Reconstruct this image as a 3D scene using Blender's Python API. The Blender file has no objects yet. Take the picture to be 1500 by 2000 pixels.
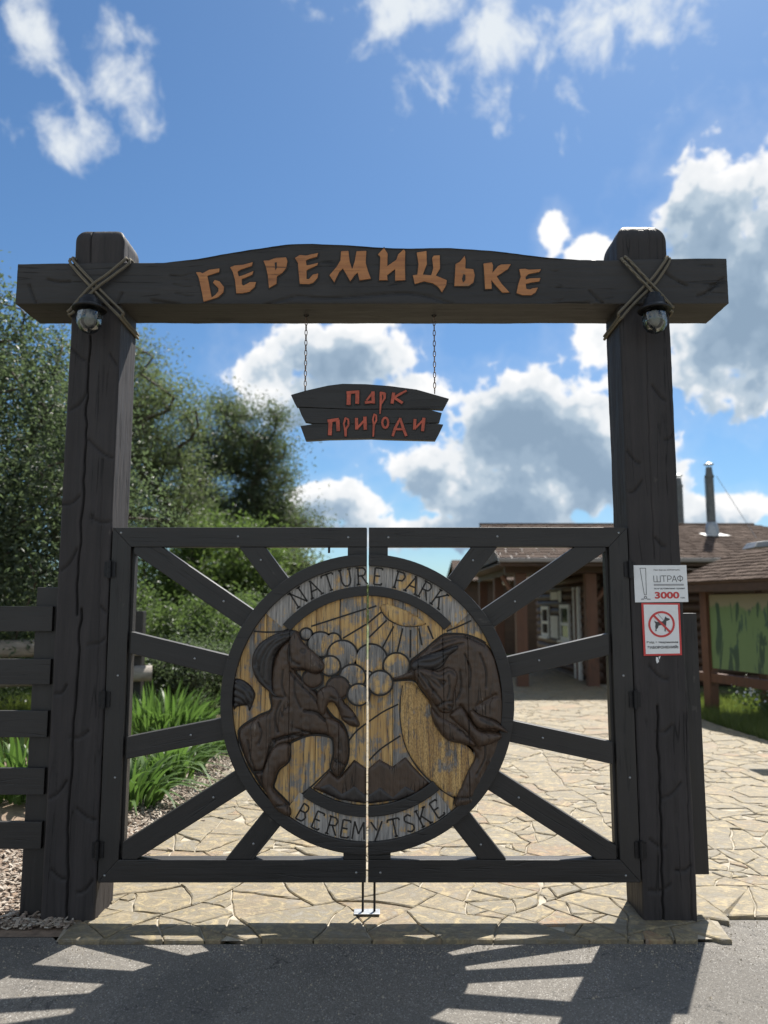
import bpy, bmesh, math, random
import numpy as np
from mathutils import Vector, noise
from mathutils.geometry import delaunay_2d_cdt, tessellate_polygon

R = math.radians
rnd = random.Random(7)
rng = np.random.default_rng(11)
scene = bpy.context.scene
col = scene.collection

# ------------------------------------------------------------------ camera
FPX = 1500.0; PITCH = R(7.0); CAMH = 1.62
CP, SP = math.cos(PITCH), math.sin(PITCH)
cd = bpy.data.cameras.new('camera'); cam = bpy.data.objects.new('camera', cd); col.objects.link(cam)
cd.sensor_fit = 'VERTICAL'; cd.sensor_height = 36.0; cd.sensor_width = 27.0; cd.lens = 27.0
cd.clip_start = 0.05; cd.clip_end = 3000
cam.location = (0, 0, CAMH); cam.rotation_euler = (R(90) + PITCH, 0, 0)
cd.dof.use_dof = True; cd.dof.focus_distance = 4.25; cd.dof.aperture_fstop = 1.5
scene.camera = cam

def ray(px, py):
    u = (px - 750) / FPX; v = (1000 - py) / FPX
    return Vector((u, CP - v * SP, SP + v * CP))
def at(px, py, Y):                      # a point seen at a pixel, Y metres away
    d = ray(px, py); t = Y / d.y
    return Vector((d.x * t, Y, CAMH + d.z * t))
def gnd(px, py):
    d = ray(px, py); t = -CAMH / d.z
    return Vector((d.x * t, d.y * t, 0))
YF = 4.2                                # front plane of the gate
def G(px, py, Y=YF):
    p = at(px, py, Y); return (p.x, p.z)

# ------------------------------------------------------------------ light
SUN_EL = R(55.5); SUN_AZ = R(27.3)      # ahead of the camera, to the right
SUN_DIR = Vector((math.sin(SUN_AZ) * math.cos(SUN_EL), math.cos(SUN_AZ) * math.cos(SUN_EL), math.sin(SUN_EL)))
sl = bpy.data.lights.new('sun', 'SUN'); sun = bpy.data.objects.new('sun', sl); col.objects.link(sun)
sl.energy = 3.9; sl.angle = R(0.53); sl.color = (1.0, 0.95, 0.87)
sun.rotation_euler = (-SUN_DIR).to_track_quat('-Z', 'Y').to_euler()
sun.location = SUN_DIR * 60

scene.view_settings.view_transform = 'Standard'; scene.view_settings.look = 'None'
scene.view_settings.exposure = 1.25; scene.view_settings.gamma = 1.0
scene.view_settings.use_curve_mapping = False
scene.cycles.max_bounces = 6; scene.cycles.diffuse_bounces = 3; scene.cycles.transparent_max_bounces = 8
scene.cycles.caustics_reflective = False; scene.cycles.caustics_refractive = False

# ------------------------------------------------------------------ node helpers
def nd(nt, typ, ins=None, **props):
    n = nt.nodes.new(typ)
    for k, v in props.items(): setattr(n, k, v)
    for k, v in (ins or {}).items():
        s = n.inputs[k]
        if isinstance(v, bpy.types.NodeSocket): nt.links.new(v, s)
        else: s.default_value = v
    return n
def mth(nt, op, a, b=0.0, c=0.0, clamp=False):
    return nd(nt, 'ShaderNodeMath', {0: a, 1: b, 2: c}, operation=op, use_clamp=clamp).outputs[0]
def vmath(nt, op, a, b=(0, 0, 0), c=(0, 0, 0)):
    ins = {0: a, 1: b}
    if op == 'MULTIPLY_ADD': ins[2] = c
    n = nd(nt, 'ShaderNodeVectorMath', ins, operation=op)
    return n.outputs['Value'] if op in ('LENGTH', 'DOT_PRODUCT', 'DISTANCE') else n.outputs['Vector']
def mrange(nt, v, a, b, c=0.0, d=1.0, smooth=False):
    n = nd(nt, 'ShaderNodeMapRange', {'Value': v, 'From Min': a, 'From Max': b, 'To Min': c, 'To Max': d})
    if smooth: n.interpolation_type = 'SMOOTHSTEP'
    return n.outputs['Result']
def mixc(nt, f, a, b, blend='MIX'):
    n = nt.nodes.new('ShaderNodeMix'); n.data_type = 'RGBA'; n.blend_type = blend
    for i, v in ((0, f), (6, a), (7, b)):
        s = n.inputs[i]
        if isinstance(v, bpy.types.NodeSocket): nt.links.new(v, s)
        else: s.default_value = v if i == 0 else (tuple(v) + (1,))[:4]
    return n.outputs[2]
def noiz(nt, vec, scale, detail=4, rough=.55, dist=0.0):
    n = nd(nt, 'ShaderNodeTexNoise', {'Scale': scale, 'Detail': detail, 'Roughness': rough, 'Distortion': dist})
    if vec is not None: nt.links.new(vec, n.inputs['Vector'])
    return n.outputs['Fac']

# ------------------------------------------------------------------ world: sky with clouds
w = bpy.data.worlds.new('World'); scene.world = w; w.use_nodes = True
wt = w.node_tree; wt.nodes.clear()
sky = nd(wt, 'ShaderNodeTexSky', sky_type='NISHITA', sun_disc=False)
sky.sun_elevation = SUN_EL; sky.sun_rotation = SUN_AZ
sky.altitude = 100; sky.air_density = 1.05; sky.dust_density = 0.45; sky.ozone_density = 9.0
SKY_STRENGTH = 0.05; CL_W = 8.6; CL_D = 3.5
tc = nd(wt, 'ShaderNodeTexCoord').outputs['Generated']
sep = nd(wt, 'ShaderNodeSeparateXYZ', {0: tc})
az = mth(wt, 'ARCTAN2', sep.outputs[0], sep.outputs[1]); el = mth(wt, 'ARCSINE', sep.outputs[2])
pos = nd(wt, 'ShaderNodeCombineXYZ', {0: az, 1: el}).outputs[0]
def azel(px, py):
    d = ray(px, py).normalized(); return math.atan2(d.x, d.y), math.asin(d.z)
def blob_field(blobs, pos):                  # smallest normalised distance to a set of ellipses in azimuth / elevation
    best = None
    for px, py, rx, ry in blobs:
        a, e = azel(px, py); sx = FPX / rx * .93; sy = FPX / ry * .93
        l = vmath(wt, 'LENGTH', vmath(wt, 'MULTIPLY_ADD', pos, (sx, sy, 0), (-a * sx, -e * sy, 0)))
        best = l if best is None else nd(wt, 'ShaderNodeMath', {0: best, 1: l, 2: 0.35}, operation='SMOOTH_MIN').outputs[0]
    return best
CUMULUS = [
           (1412, 430, 105, 135), (1515, 450, 110, 120), (1455, 590, 165, 165),
           (660, 685, 140, 60), (520, 735, 75, 48), (600, 790, 130, 60),
           (1000, 830, 170, 95), (1120, 850, 110, 110), (1200, 920, 120, 90), (850, 920, 110, 60), (1010, 970, 230, 60), (820, 770, 70, 35),
           (660, 990, 120, 42), (1150, 492, 55, 26), (1082, 460, 32, 40), (1170, 670, 38, 55), (1390, 1000, 110, 32), (900, 1040, 420, 35)]
WISPS = [(975, 60, 190, 110), (1225, 25, 200, 115), (1100, 25, 240, 110), (830, 0, 190, 70), (58, 62, 50, 90), (225, 165, 64, 92), (230, 60, 58, 42), (110, 250, 95, 48), (160, 200, 50, 50)]
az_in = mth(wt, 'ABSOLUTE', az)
outside = mth(wt, 'MAXIMUM', mrange(wt, az_in, .48, .75), mrange(wt, el, .68, .9))    # added clouds beyond the view, denser and brighter to lift the fill light
def density(p_, t_, det, blobs):
    c = mth(wt, 'MAXIMUM', mth(wt, 'SUBTRACT', 1.0, blob_field(blobs, p_)), -1.6)
    gen = mrange(wt, noiz(wt, t_, 2.6, 2, .5), .36, .56, -1.0, 1.0)
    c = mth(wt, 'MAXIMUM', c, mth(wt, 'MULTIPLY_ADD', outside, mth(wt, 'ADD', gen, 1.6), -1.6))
    n1 = noiz(wt, t_, 11.0, det, .60)
    n2 = mth(wt, 'ABSOLUTE', mth(wt, 'MULTIPLY_ADD', noiz(wt, t_, 24.0, 2, .5), 2.0, -1.0))      # rounded billows
    nn = mth(wt, 'MULTIPLY_ADD', mth(wt, 'SUBTRACT', n1, .5), 3.9, mth(wt, 'MULTIPLY_ADD', n2, -1.2, .22))
    return mth(wt, 'MULTIPLY_ADD', c, 1.45, nn)
dens = density(pos, tc, 9, CUMULUS)
sh = (.008, .026)                        # a step towards the sun: what lies there shades this part of the cloud
dsh = density(vmath(wt, 'ADD', pos, (sh[0], sh[1], 0)), vmath(wt, 'ADD', tc, (sh[0], 0, sh[1])), 7, [b for b in CUMULUS if b[2] > 84])
a_c = mth(wt, 'ADD', mth(wt, 'MULTIPLY', mrange(wt, dens, -.02, .36, smooth=True), .86), mth(wt, 'MULTIPLY', mrange(wt, dens, -1.0, .6, smooth=True), .14))
near = vmath(wt, 'DOT_PRODUCT', tc, tuple(SUN_DIR))
lit = mth(wt, 'MULTIPLY_ADD', dens, .35, mth(wt, 'MULTIPLY', dsh, .80))
lit = mth(wt, 'MULTIPLY', lit, mrange(wt, near, -.1, .6, .30, 1.0))          # clouds opposite the sun are lit from the front
ramp = nd(wt, 'ShaderNodeValToRGB', {0: mrange(wt, lit, -.15, 1.6)}); cr_ = ramp.color_ramp; cr_.interpolation = 'EASE'
for i_, (p_, c_) in enumerate([(0, (1, 1, 1)), (.30, (.84, .87, .90)), (.52, (.50, .60, .70)), (.72, (.335, .445, .57)), (1, (.27, .375, .50))]):
    e_ = cr_.elements[i_] if i_ < 2 else cr_.elements.new(p_); e_.position = p_; e_.color = (*c_, 1)
scn = nd(wt, 'ShaderNodeVectorMath', {0: ramp.outputs[0]}, operation='SCALE'); ccol = scn.outputs['Vector']
wt.links.new(mrange(wt, near, .93, 1.0, CL_W, CL_W * 5.5, smooth=True), scn.inputs['Scale'])       # forward scattering close to the sun, strengthened to lift the fill light
wc = mth(wt, 'MAXIMUM', mth(wt, 'SUBTRACT', 1.0, blob_field(WISPS, pos)), -1.6)
wn = noiz(wt, vmath(wt, 'MULTIPLY', tc, (1.2, 1.0, 1.0)), 16.0, 8, .60, .25)
wd = mth(wt, 'MULTIPLY_ADD', mth(wt, 'SUBTRACT', wn, .52), 4.6, mth(wt, 'MULTIPLY', wc, .9))
a_w = mth(wt, 'MULTIPLY', mrange(wt, wd, -.1, 1.3, smooth=True), .88)
base = mixc(wt, a_w, mixc(wt, 1.0, sky.outputs[0], (.87, .99, .98), 'MULTIPLY'), (CL_W * .86, CL_W * .9, CL_W * .92))
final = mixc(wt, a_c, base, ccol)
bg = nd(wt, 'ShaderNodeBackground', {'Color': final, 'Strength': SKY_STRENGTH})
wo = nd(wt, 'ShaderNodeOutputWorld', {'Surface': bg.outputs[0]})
w.cycles.sampling_method = 'MANUAL'; w.cycles.sample_map_resolution = 512

# ------------------------------------------------------------------ object helpers
ROOT = {}
def thing(name, label, cat, loc=(0, 0, 0), group=None):
    o = bpy.data.objects.new(name, None); col.objects.link(o); o.location = loc
    o.empty_display_size = .1
    tag(o, label, cat, group); ROOT[o.name] = Vector(loc); return o
def tag(o, label=None, cat=None, group=None, kind=None):
    if label: o['label'] = label
    if cat: o['category'] = cat
    if group: o['group'] = group
    if kind: o['kind'] = kind
    return o
def link(name, me, mat, parent=None, loc=(0, 0, 0), rot=None):
    """meshes are written in world coordinates (or about loc); ROOT keeps every origin in the world"""
    o = bpy.data.objects.new(name, me); col.objects.link(o)
    if mat is not None and len(me.materials) == 0: me.materials.append(mat)
    loc = Vector(loc if loc is not None else (0, 0, 0)); ROOT[o.name] = loc
    if parent is not None: o.parent = parent; o.location = loc - ROOT[parent.name]
    else: o.location = loc
    if rot is not None: o.rotation_euler = rot
    return o

class MB:
    def __init__(s): s.v = []; s.f = []
    def add(s, vs, fs):
        k = len(s.v); s.v += [tuple(v) for v in vs]; s.f += [tuple(i + k for i in f) for f in fs]; return s
    def box(s, x0, x1, y0, y1, z0, z1):
        return s.add([(x0, y0, z0), (x1, y0, z0), (x1, y1, z0), (x0, y1, z0), (x0, y0, z1), (x1, y0, z1), (x1, y1, z1), (x0, y1, z1)],
                     [(0, 3, 2, 1), (4, 5, 6, 7), (0, 1, 5, 4), (1, 2, 6, 5), (2, 3, 7, 6), (3, 0, 4, 7)])
    def prism(s, poly, y0, y1):          # polygon in X, Z pushed from y0 (front) to y1
        a = sum(poly[i][0] * poly[(i + 1) % len(poly)][1] - poly[(i + 1) % len(poly)][0] * poly[i][1] for i in range(len(poly)))
        if a < 0: poly = poly[::-1]
        n = len(poly)
        vs = [(x, y0, z) for x, z in poly] + [(x, y1, z) for x, z in poly]
        fs = [tuple(range(n)), tuple(range(2 * n - 1, n - 1, -1))]
        fs += [(i + n, (i + 1) % n + n, (i + 1) % n, i) for i in range(n)]
        return s.add(vs, fs)
    def tube(s, pts, rad, n=8, cap=True):
        pts = [Vector(p) for p in pts]
        if not isinstance(rad, (list, tuple)): rad = [rad] * len(pts)
        rings = []; up = Vector((0.13, .21, 1))
        for i, p in enumerate(pts):
            t = (pts[min(i + 1, len(pts) - 1)] - pts[max(i - 1, 0)]).normalized()
            a = t.cross(up)
            if a.length < 1e-3: a = t.cross(Vector((1, 0, 0)))
            a.normalize(); b = t.cross(a)
            rings.append([p + (a * math.cos(2 * math.pi * k / n) + b * math.sin(2 * math.pi * k / n)) * rad[i] for k in range(n)])
        vs = [q for r in rings for q in r]
        fs = [(i * n + k, i * n + (k + 1) % n, (i + 1) * n + (k + 1) % n, (i + 1) * n + k) for i in range(len(pts) - 1) for k in range(n)]
        if cap: fs += [tuple(range(n))[::-1], tuple(range((len(pts) - 1) * n, len(pts) * n))]
        return s.add(vs, fs)
    def lathe(s, c, prof, n=20):         # profile of (radius, z) about a vertical axis through c
        k = len(prof)
        vs = [(c[0] + r * math.cos(2 * math.pi * j / n), c[1] + r * math.sin(2 * math.pi * j / n), c[2] + z) for r, z in prof for j in range(n)]
        fs = [(i * n + j, i * n + (j + 1) % n, (i + 1) * n + (j + 1) % n, (i + 1) * n + j) for i in range(k - 1) for j in range(n)]
        return s.add(vs, fs)
    def mesh(s, name, smooth=False, bev=0.0, seg=2):
        me = bpy.data.meshes.new(name); me.from_pydata(s.v, [], s.f); me.update()
        bm = bmesh.new(); bm.from_mesh(me)
        bmesh.ops.recalc_face_normals(bm, faces=bm.faces)
        if bev > 0:
            es = [e for e in bm.edges if len(e.link_faces) == 2 and e.calc_face_angle(0) > R(30)]
            bmesh.ops.bevel(bm, geom=es, offset=bev, segments=seg, affect='EDGES', profile=.6, clamp_overlap=True)
        for f in bm.faces: f.smooth = smooth
        bm.to_mesh(me); bm.free(); return me
    def build(s, name, mat, parent=None, smooth=False, bev=0.0, loc=None, rot=None, seg=2):
        return link(name, s.mesh(name, smooth, bev, seg), mat, parent, loc, rot)

def np_mesh(name, V, F, smooth=False):
    me = bpy.data.meshes.new(name); V = np.asarray(V, np.float32); F = np.asarray(F, np.int32)
    me.vertices.add(len(V)); me.vertices.foreach_set('co', V.ravel())
    k = F.shape[1]; me.loops.add(F.size); me.loops.foreach_set('vertex_index', F.ravel())
    me.polygons.add(len(F)); me.polygons.foreach_set('loop_start', np.arange(0, F.size, k, dtype=np.int32))
    me.polygons.foreach_set('use_smooth', np.full(len(F), smooth))
    me.update(calc_edges=True); return me

def clip(poly, nx, nz, c):               # keep the side where nx*x + nz*z <= c
    out = []
    for i in range(len(poly)):
        a, b = poly[i], poly[(i + 1) % len(poly)]
        da, db = nx * a[0] + nz * a[1] - c, nx * b[0] + nz * b[1] - c
        if da <= 0: out.append(a)
        if (da < 0 < db) or (db < 0 < da):
            t = da / (da - db); out.append((a[0] + (b[0] - a[0]) * t, a[1] + (b[1] - a[1]) * t))
    return out
def smooth_poly(pts, n=4, closed=True):  # Catmull-Rom through the points
    k = len(pts); out = []
    for i in range(k if closed else k - 1):
        g = (lambda j: pts[j % k]) if closed else (lambda j: pts[max(0, min(k - 1, j))])
        p0, p1, p2, p3 = g(i - 1), g(i), g(i + 1), g(i + 2)
        for s in range(n):
            t = s / n
            out.append(tuple(.5 * (2 * p1[a] + (p2[a] - p0[a]) * t + (2 * p0[a] - 5 * p1[a] + 4 * p2[a] - p3[a]) * t * t + (3 * p1[a] - p0[a] - 3 * p2[a] + p3[a]) * t ** 3) for a in range(len(p1))))
    if not closed: out.append(tuple(pts[-1]))
    return out
def seg_dist(P, line, closed=False):     # distance of points to a polyline
    L = np.asarray(line, float); A = L if closed else L[:-1]; B = np.roll(L, -1, 0) if closed else L[1:]
    d = np.full(len(P), 1e9)
    for a, b in zip(A, B):
        ab = b - a; t = np.clip(((P - a) @ ab) / max(ab @ ab, 1e-12), 0, 1)
        d = np.minimum(d, np.hypot(*(P - a - t[:, None] * ab).T))
    return d
def inside(P, poly):
    r = np.zeros(len(P), bool); n = len(poly)
    for i in range(n):
        (x0, z0), (x1, z1) = poly[i], poly[(i + 1) % n]
        if z0 == z1: continue
        c = ((z0 > P[:, 1]) != (z1 > P[:, 1])) & (P[:, 0] < (x1 - x0) * (P[:, 1] - z0) / (z1 - z0) + x0)
        r ^= c
    return r
def relief(name, poly, yb, h, wd, mat, parent, grooves=(), step=.009, h0=.004, rough=.0008, seams=()):
    """a carved, rounded shape standing h proud of the plane y = yb"""
    L = []
    for i in range(len(poly)):
        a = np.array(poly[i]); b = np.array(poly[(i + 1) % len(poly)]); k = max(1, int(np.hypot(*(b - a)) / step))
        L += [tuple(a + (b - a) * j / k) for j in range(k)]
    x0, z0 = np.min(L, 0); x1, z1 = np.max(L, 0)
    gx, gz = np.meshgrid(np.arange(x0, x1, step), np.arange(z0, z1, step))
    P = np.c_[gx.ravel(), gz.ravel()]; P[:, 0] += (np.arange(len(P)) // gx.shape[1] % 2) * step * .5
    P = P[inside(P, L)]; P = P[seg_dist(P, L, True) > step * .55]
    for sx in seams:                     # board joints run straight through the carving
        if not (x0 + .01 < sx < x1 - .01): continue
        P = P[np.abs(P[:, 0] - sx) > step * .5]; zz = np.arange(z0, z1, step * .8)
        C_ = np.concatenate([np.c_[np.full(len(zz), sx + o), zz] for o in (-.0022, 0, .0022)]); C_ = C_[inside(C_, L)]; C_ = C_[seg_dist(C_, L, True) > step * .3]
        P = np.concatenate([P, C_])
    pts = [Vector(p) for p in L] + [Vector(p) for p in P]
    vv, ee, ff, _, _, _ = delaunay_2d_cdt(pts, [], [list(range(len(L)))], 1, 1e-6)
    Q = np.array([tuple(v) for v in vv]); d = seg_dist(Q, L, True)
    t = np.clip(d / wd, 0, 1); y = h0 + h * np.sqrt(1 - (1 - t) ** 2)
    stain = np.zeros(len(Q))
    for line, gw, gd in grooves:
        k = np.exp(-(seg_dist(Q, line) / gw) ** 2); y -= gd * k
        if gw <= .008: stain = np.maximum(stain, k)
    y += np.array([noise.noise(Vector((q[0] * 40, q[1] * 40, 3.1))) for q in Q]) * rough * 2
    for sx in seams: y = np.where(np.abs(Q[:, 0] - sx) < .0009, y - .016, y)
    y = np.maximum(y, .0015)
    mb = MB(); mb.add([(q[0], yb - yy, q[1]) for q, yy in zip(Q, y)], [tuple(f) for f in ff])
    bidx = np.where(d < 1e-5)[0]
    # skirt back to the board
    edges = {}
    for f in ff:
        for i in range(len(f)):
            e = (f[i], f[(i + 1) % len(f)]); k = tuple(sorted(e)); edges.setdefault(k, []).append(e)
    k0 = len(mb.v); m = {}
    for k, es in edges.items():
        if len(es) == 1:
            for i in k:
                if i not in m: m[i] = len(mb.v); mb.v.append((Q[i][0], yb + .004, Q[i][1]))
            a, b = es[0]; mb.f.append((b, a, m[a], m[b]))
    o = mb.build(name, mat, parent, smooth=True)
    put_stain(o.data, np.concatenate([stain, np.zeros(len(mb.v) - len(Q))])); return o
def put_stain(me, v):                    # black stain in carved lines; post cracks darken with their depth
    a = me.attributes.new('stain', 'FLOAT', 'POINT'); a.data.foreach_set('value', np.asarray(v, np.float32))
def stroke(pts, wd):                     # polyline with width(s) -> outline polygon
    n = len(pts); ws = wd if isinstance(wd, (list, tuple)) else [wd] * n
    Lp, Rp = [], []
    for i in range(n):
        a = pts[max(i - 1, 0)]; b = pts[min(i + 1, n - 1)]; dx, dz = b[0] - a[0], b[1] - a[1]; l = math.hypot(dx, dz) or 1
        nx, nz = -dz / l * ws[i] / 2, dx / l * ws[i] / 2
        Lp.append((pts[i][0] + nx, pts[i][1] + nz)); Rp.append((pts[i][0] - nx, pts[i][1] - nz))
    return Lp + Rp[::-1]
# ------------------------------------------------------------------ materials
def new_mat(name):
    m = bpy.data.materials.new(name); m.use_nodes = True; nt = m.node_tree
    b = nt.nodes['Principled BSDF']; return m, nt, b
def bump(nt, b, h, strength=.3, dist=.01):
    n = nd(nt, 'ShaderNodeBump', {'Height': h, 'Strength': strength, 'Distance': dist}); nt.links.new(n.outputs[0], b.inputs['Normal'])
def objco(nt): return nd(nt, 'ShaderNodeTexCoord').outputs['Object']
def orand(nt): return nd(nt, 'ShaderNodeObjectInfo').outputs['Random']
def plain(name, c, rough=.6, metal=0.0, var=.12, scale=30, bmp=.1):
    m, nt, b = new_mat(name); co = objco(nt); n = noiz(nt, co, scale, 5, .6)
    k = mrange(nt, n, .3, .7, 1 - var, 1 + var)
    nt.links.new(vmath(nt, 'SCALE', c) if False else mixc(nt, 1.0, c, nd(nt, 'ShaderNodeCombineXYZ', {0: k, 1: k, 2: k}).outputs[0], 'MULTIPLY'), b.inputs['Base Color'])
    b.inputs['Roughness'].default_value = rough; b.inputs['Metallic'].default_value = metal
    if bmp: bump(nt, b, n, bmp, .004)
    return m
def wood(name, axis, dark, light, worn=None, worn_amt=.0, rough=.5, grain=1.0, bmp=.35, fine=90, spec=.5):
    m, nt, b = new_mat(name); co = objco(nt)
    off = nd(nt, 'ShaderNodeCombineXYZ', {0: mth(nt, 'MULTIPLY', orand(nt), 17.0), 1: mth(nt, 'MULTIPLY', orand(nt), 5.0), 2: 0.0}).outputs[0]
    co = vmath(nt, 'ADD', co, off)
    sc = [1.0, 1.0, 1.0]; sc['xyz'.index(axis)] = .05
    st = vmath(nt, 'MULTIPLY', co, tuple(sc))
    g1 = noiz(nt, st, fine * grain, 4, .6, .4); g2 = noiz(nt, st, 22 * grain, 3, .5, .6); blot = noiz(nt, co, 5, 5, .6)
    f = mth(nt, 'MULTIPLY_ADD', g1, .6, mth(nt, 'MULTIPLY', g2, .4))
    c = mixc(nt, mrange(nt, f, .32, .68), dark, light)
    c = mixc(nt, mrange(nt, blot, .3, .75, 0, .5), c, dark)
    if worn:
        k = mth(nt, 'MULTIPLY', mrange(nt, mth(nt, 'MULTIPLY_ADD', blot, .6, mth(nt, 'MULTIPLY', g2, .4)), .62 - worn_amt, .70 - worn_amt), mrange(nt, g1, .35, .6))
        c = mixc(nt, k, c, worn)
    ck = mth(nt, 'ABSOLUTE', mth(nt, 'SUBTRACT', noiz(nt, vmath(nt, 'MULTIPLY', st, (1, 1, 1)), 15 * grain, 2, .5, .3), .5))      # drying checks along the grain
    ck = mth(nt, 'MULTIPLY', mrange(nt, ck, .0, .012, 1, 0), mrange(nt, blot, .46, .60))
    c = mixc(nt, mth(nt, 'MULTIPLY', ck, .8), c, (.006, .006, .006)); f = mth(nt, 'MULTIPLY_ADD', ck, -.9, f)
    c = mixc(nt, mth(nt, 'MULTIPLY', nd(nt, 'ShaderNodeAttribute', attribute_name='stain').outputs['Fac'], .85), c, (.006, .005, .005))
    nt.links.new(c, b.inputs['Base Color'])
    nt.links.new(mrange(nt, g1, .3, .7, rough - .1, rough + .15), b.inputs['Roughness'])
    b.inputs['Specular IOR Level'].default_value = spec
    bump(nt, b, f, bmp, .006)
    return m
BK_D, BK_L, BK_W = (.014, .0125, .012), (.032, .029, .028), (.16, .145, .13)
M = {}
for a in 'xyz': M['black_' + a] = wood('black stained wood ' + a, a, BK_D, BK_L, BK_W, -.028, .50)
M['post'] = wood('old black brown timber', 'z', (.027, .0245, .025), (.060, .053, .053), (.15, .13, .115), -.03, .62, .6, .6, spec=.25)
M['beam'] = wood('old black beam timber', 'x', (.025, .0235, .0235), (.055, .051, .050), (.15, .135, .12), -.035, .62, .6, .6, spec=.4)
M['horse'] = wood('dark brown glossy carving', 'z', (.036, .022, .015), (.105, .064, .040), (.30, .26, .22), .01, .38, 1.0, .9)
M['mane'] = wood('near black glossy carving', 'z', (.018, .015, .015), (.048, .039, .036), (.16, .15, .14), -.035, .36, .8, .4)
M['letter'] = wood('orange oiled letter wood', 'x', (.33, .125, .045), (.56, .26, .10), (.24, .17, .11), .02, .6, 1.0, .4, 70)
M['red'] = plain('faded red letter paint', (.46, .095, .055), .6, 0, .35, 18)
M['carve'] = plain('dark carved groove', (.014, .011, .009), .6, 0, .3)
M['iron'] = plain('black forged iron', (.02, .02, .022), .45, .6, .3, 60)
M['steel'] = plain('worn galvanised steel', (.33, .34, .35), .45, .9, .25, 40)
M['rust'] = plain('rusty steel chain', (.23, .17, .14), .5, .8, .4, 120)

def weathered(name, bias, stipple=0.0, pale=1.0):  # yellow varnish flaking off grey boards, grain upright
    m, nt, b = new_mat(name); co = objco(nt)
    off = nd(nt, 'ShaderNodeCombineXYZ', {0: mth(nt, 'MULTIPLY', orand(nt), 9.0), 1: 0.0, 2: mth(nt, 'MULTIPLY', orand(nt), 31.0)}).outputs[0]
    c2 = vmath(nt, 'ADD', co, off); st = vmath(nt, 'MULTIPLY', c2, (1.0, 1.0, .055))
    g = noiz(nt, st, 120, 4, .65, .3); g2 = noiz(nt, st, 34, 4, .6, 1.2); bl = noiz(nt, c2, 7.5, 6, .68)
    var = mixc(nt, mrange(nt, g2, .33, .66), (.30, .16, .055), (.66, .43, .17))
    gry = mixc(nt, mrange(nt, g, .30, .70), tuple(v * pale for v in (.085, .082, .080)), tuple(v * pale for v in (.33, .305, .28)))
    k = mrange(nt, mth(nt, 'MULTIPLY_ADD', bl, .75, mth(nt, 'MULTIPLY', g2, .35)), .52 - bias, .60 - bias)
    k = mth(nt, 'MULTIPLY', k, mrange(nt, g, .28, .44))
    c = mixc(nt, k, gry, var)
    c = mixc(nt, mrange(nt, g, .30, .40, .75, 0), c, (.045, .035, .028))
    if stipple:
        v = noiz(nt, vmath(nt, 'MULTIPLY', co, (1, 1, .45)), 150, 3, .7)
        c = mixc(nt, mrange(nt, v, .42, .54, stipple, 0), c, (.06, .032, .014))
    nt.links.new(c, b.inputs['Base Color']); b.inputs['Roughness'].default_value = .62
    bump(nt, b, mth(nt, 'MULTIPLY_ADD', g, 1.0, mth(nt, 'MULTIPLY', k, .5)), .5, .004)
    return m
M['board'] = weathered('flaking yellow varnish boards', .030)
M['board_grey'] = weathered('grey weathered boards', -.065, 0, 1.45)
M['puff'] = weathered('carved cloud wood', -.02)
M['stipple'] = weathered('chiselled yellow ground', .06, .45)
M['sun_wood'] = weathered('carved sun wood', .10)

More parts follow.
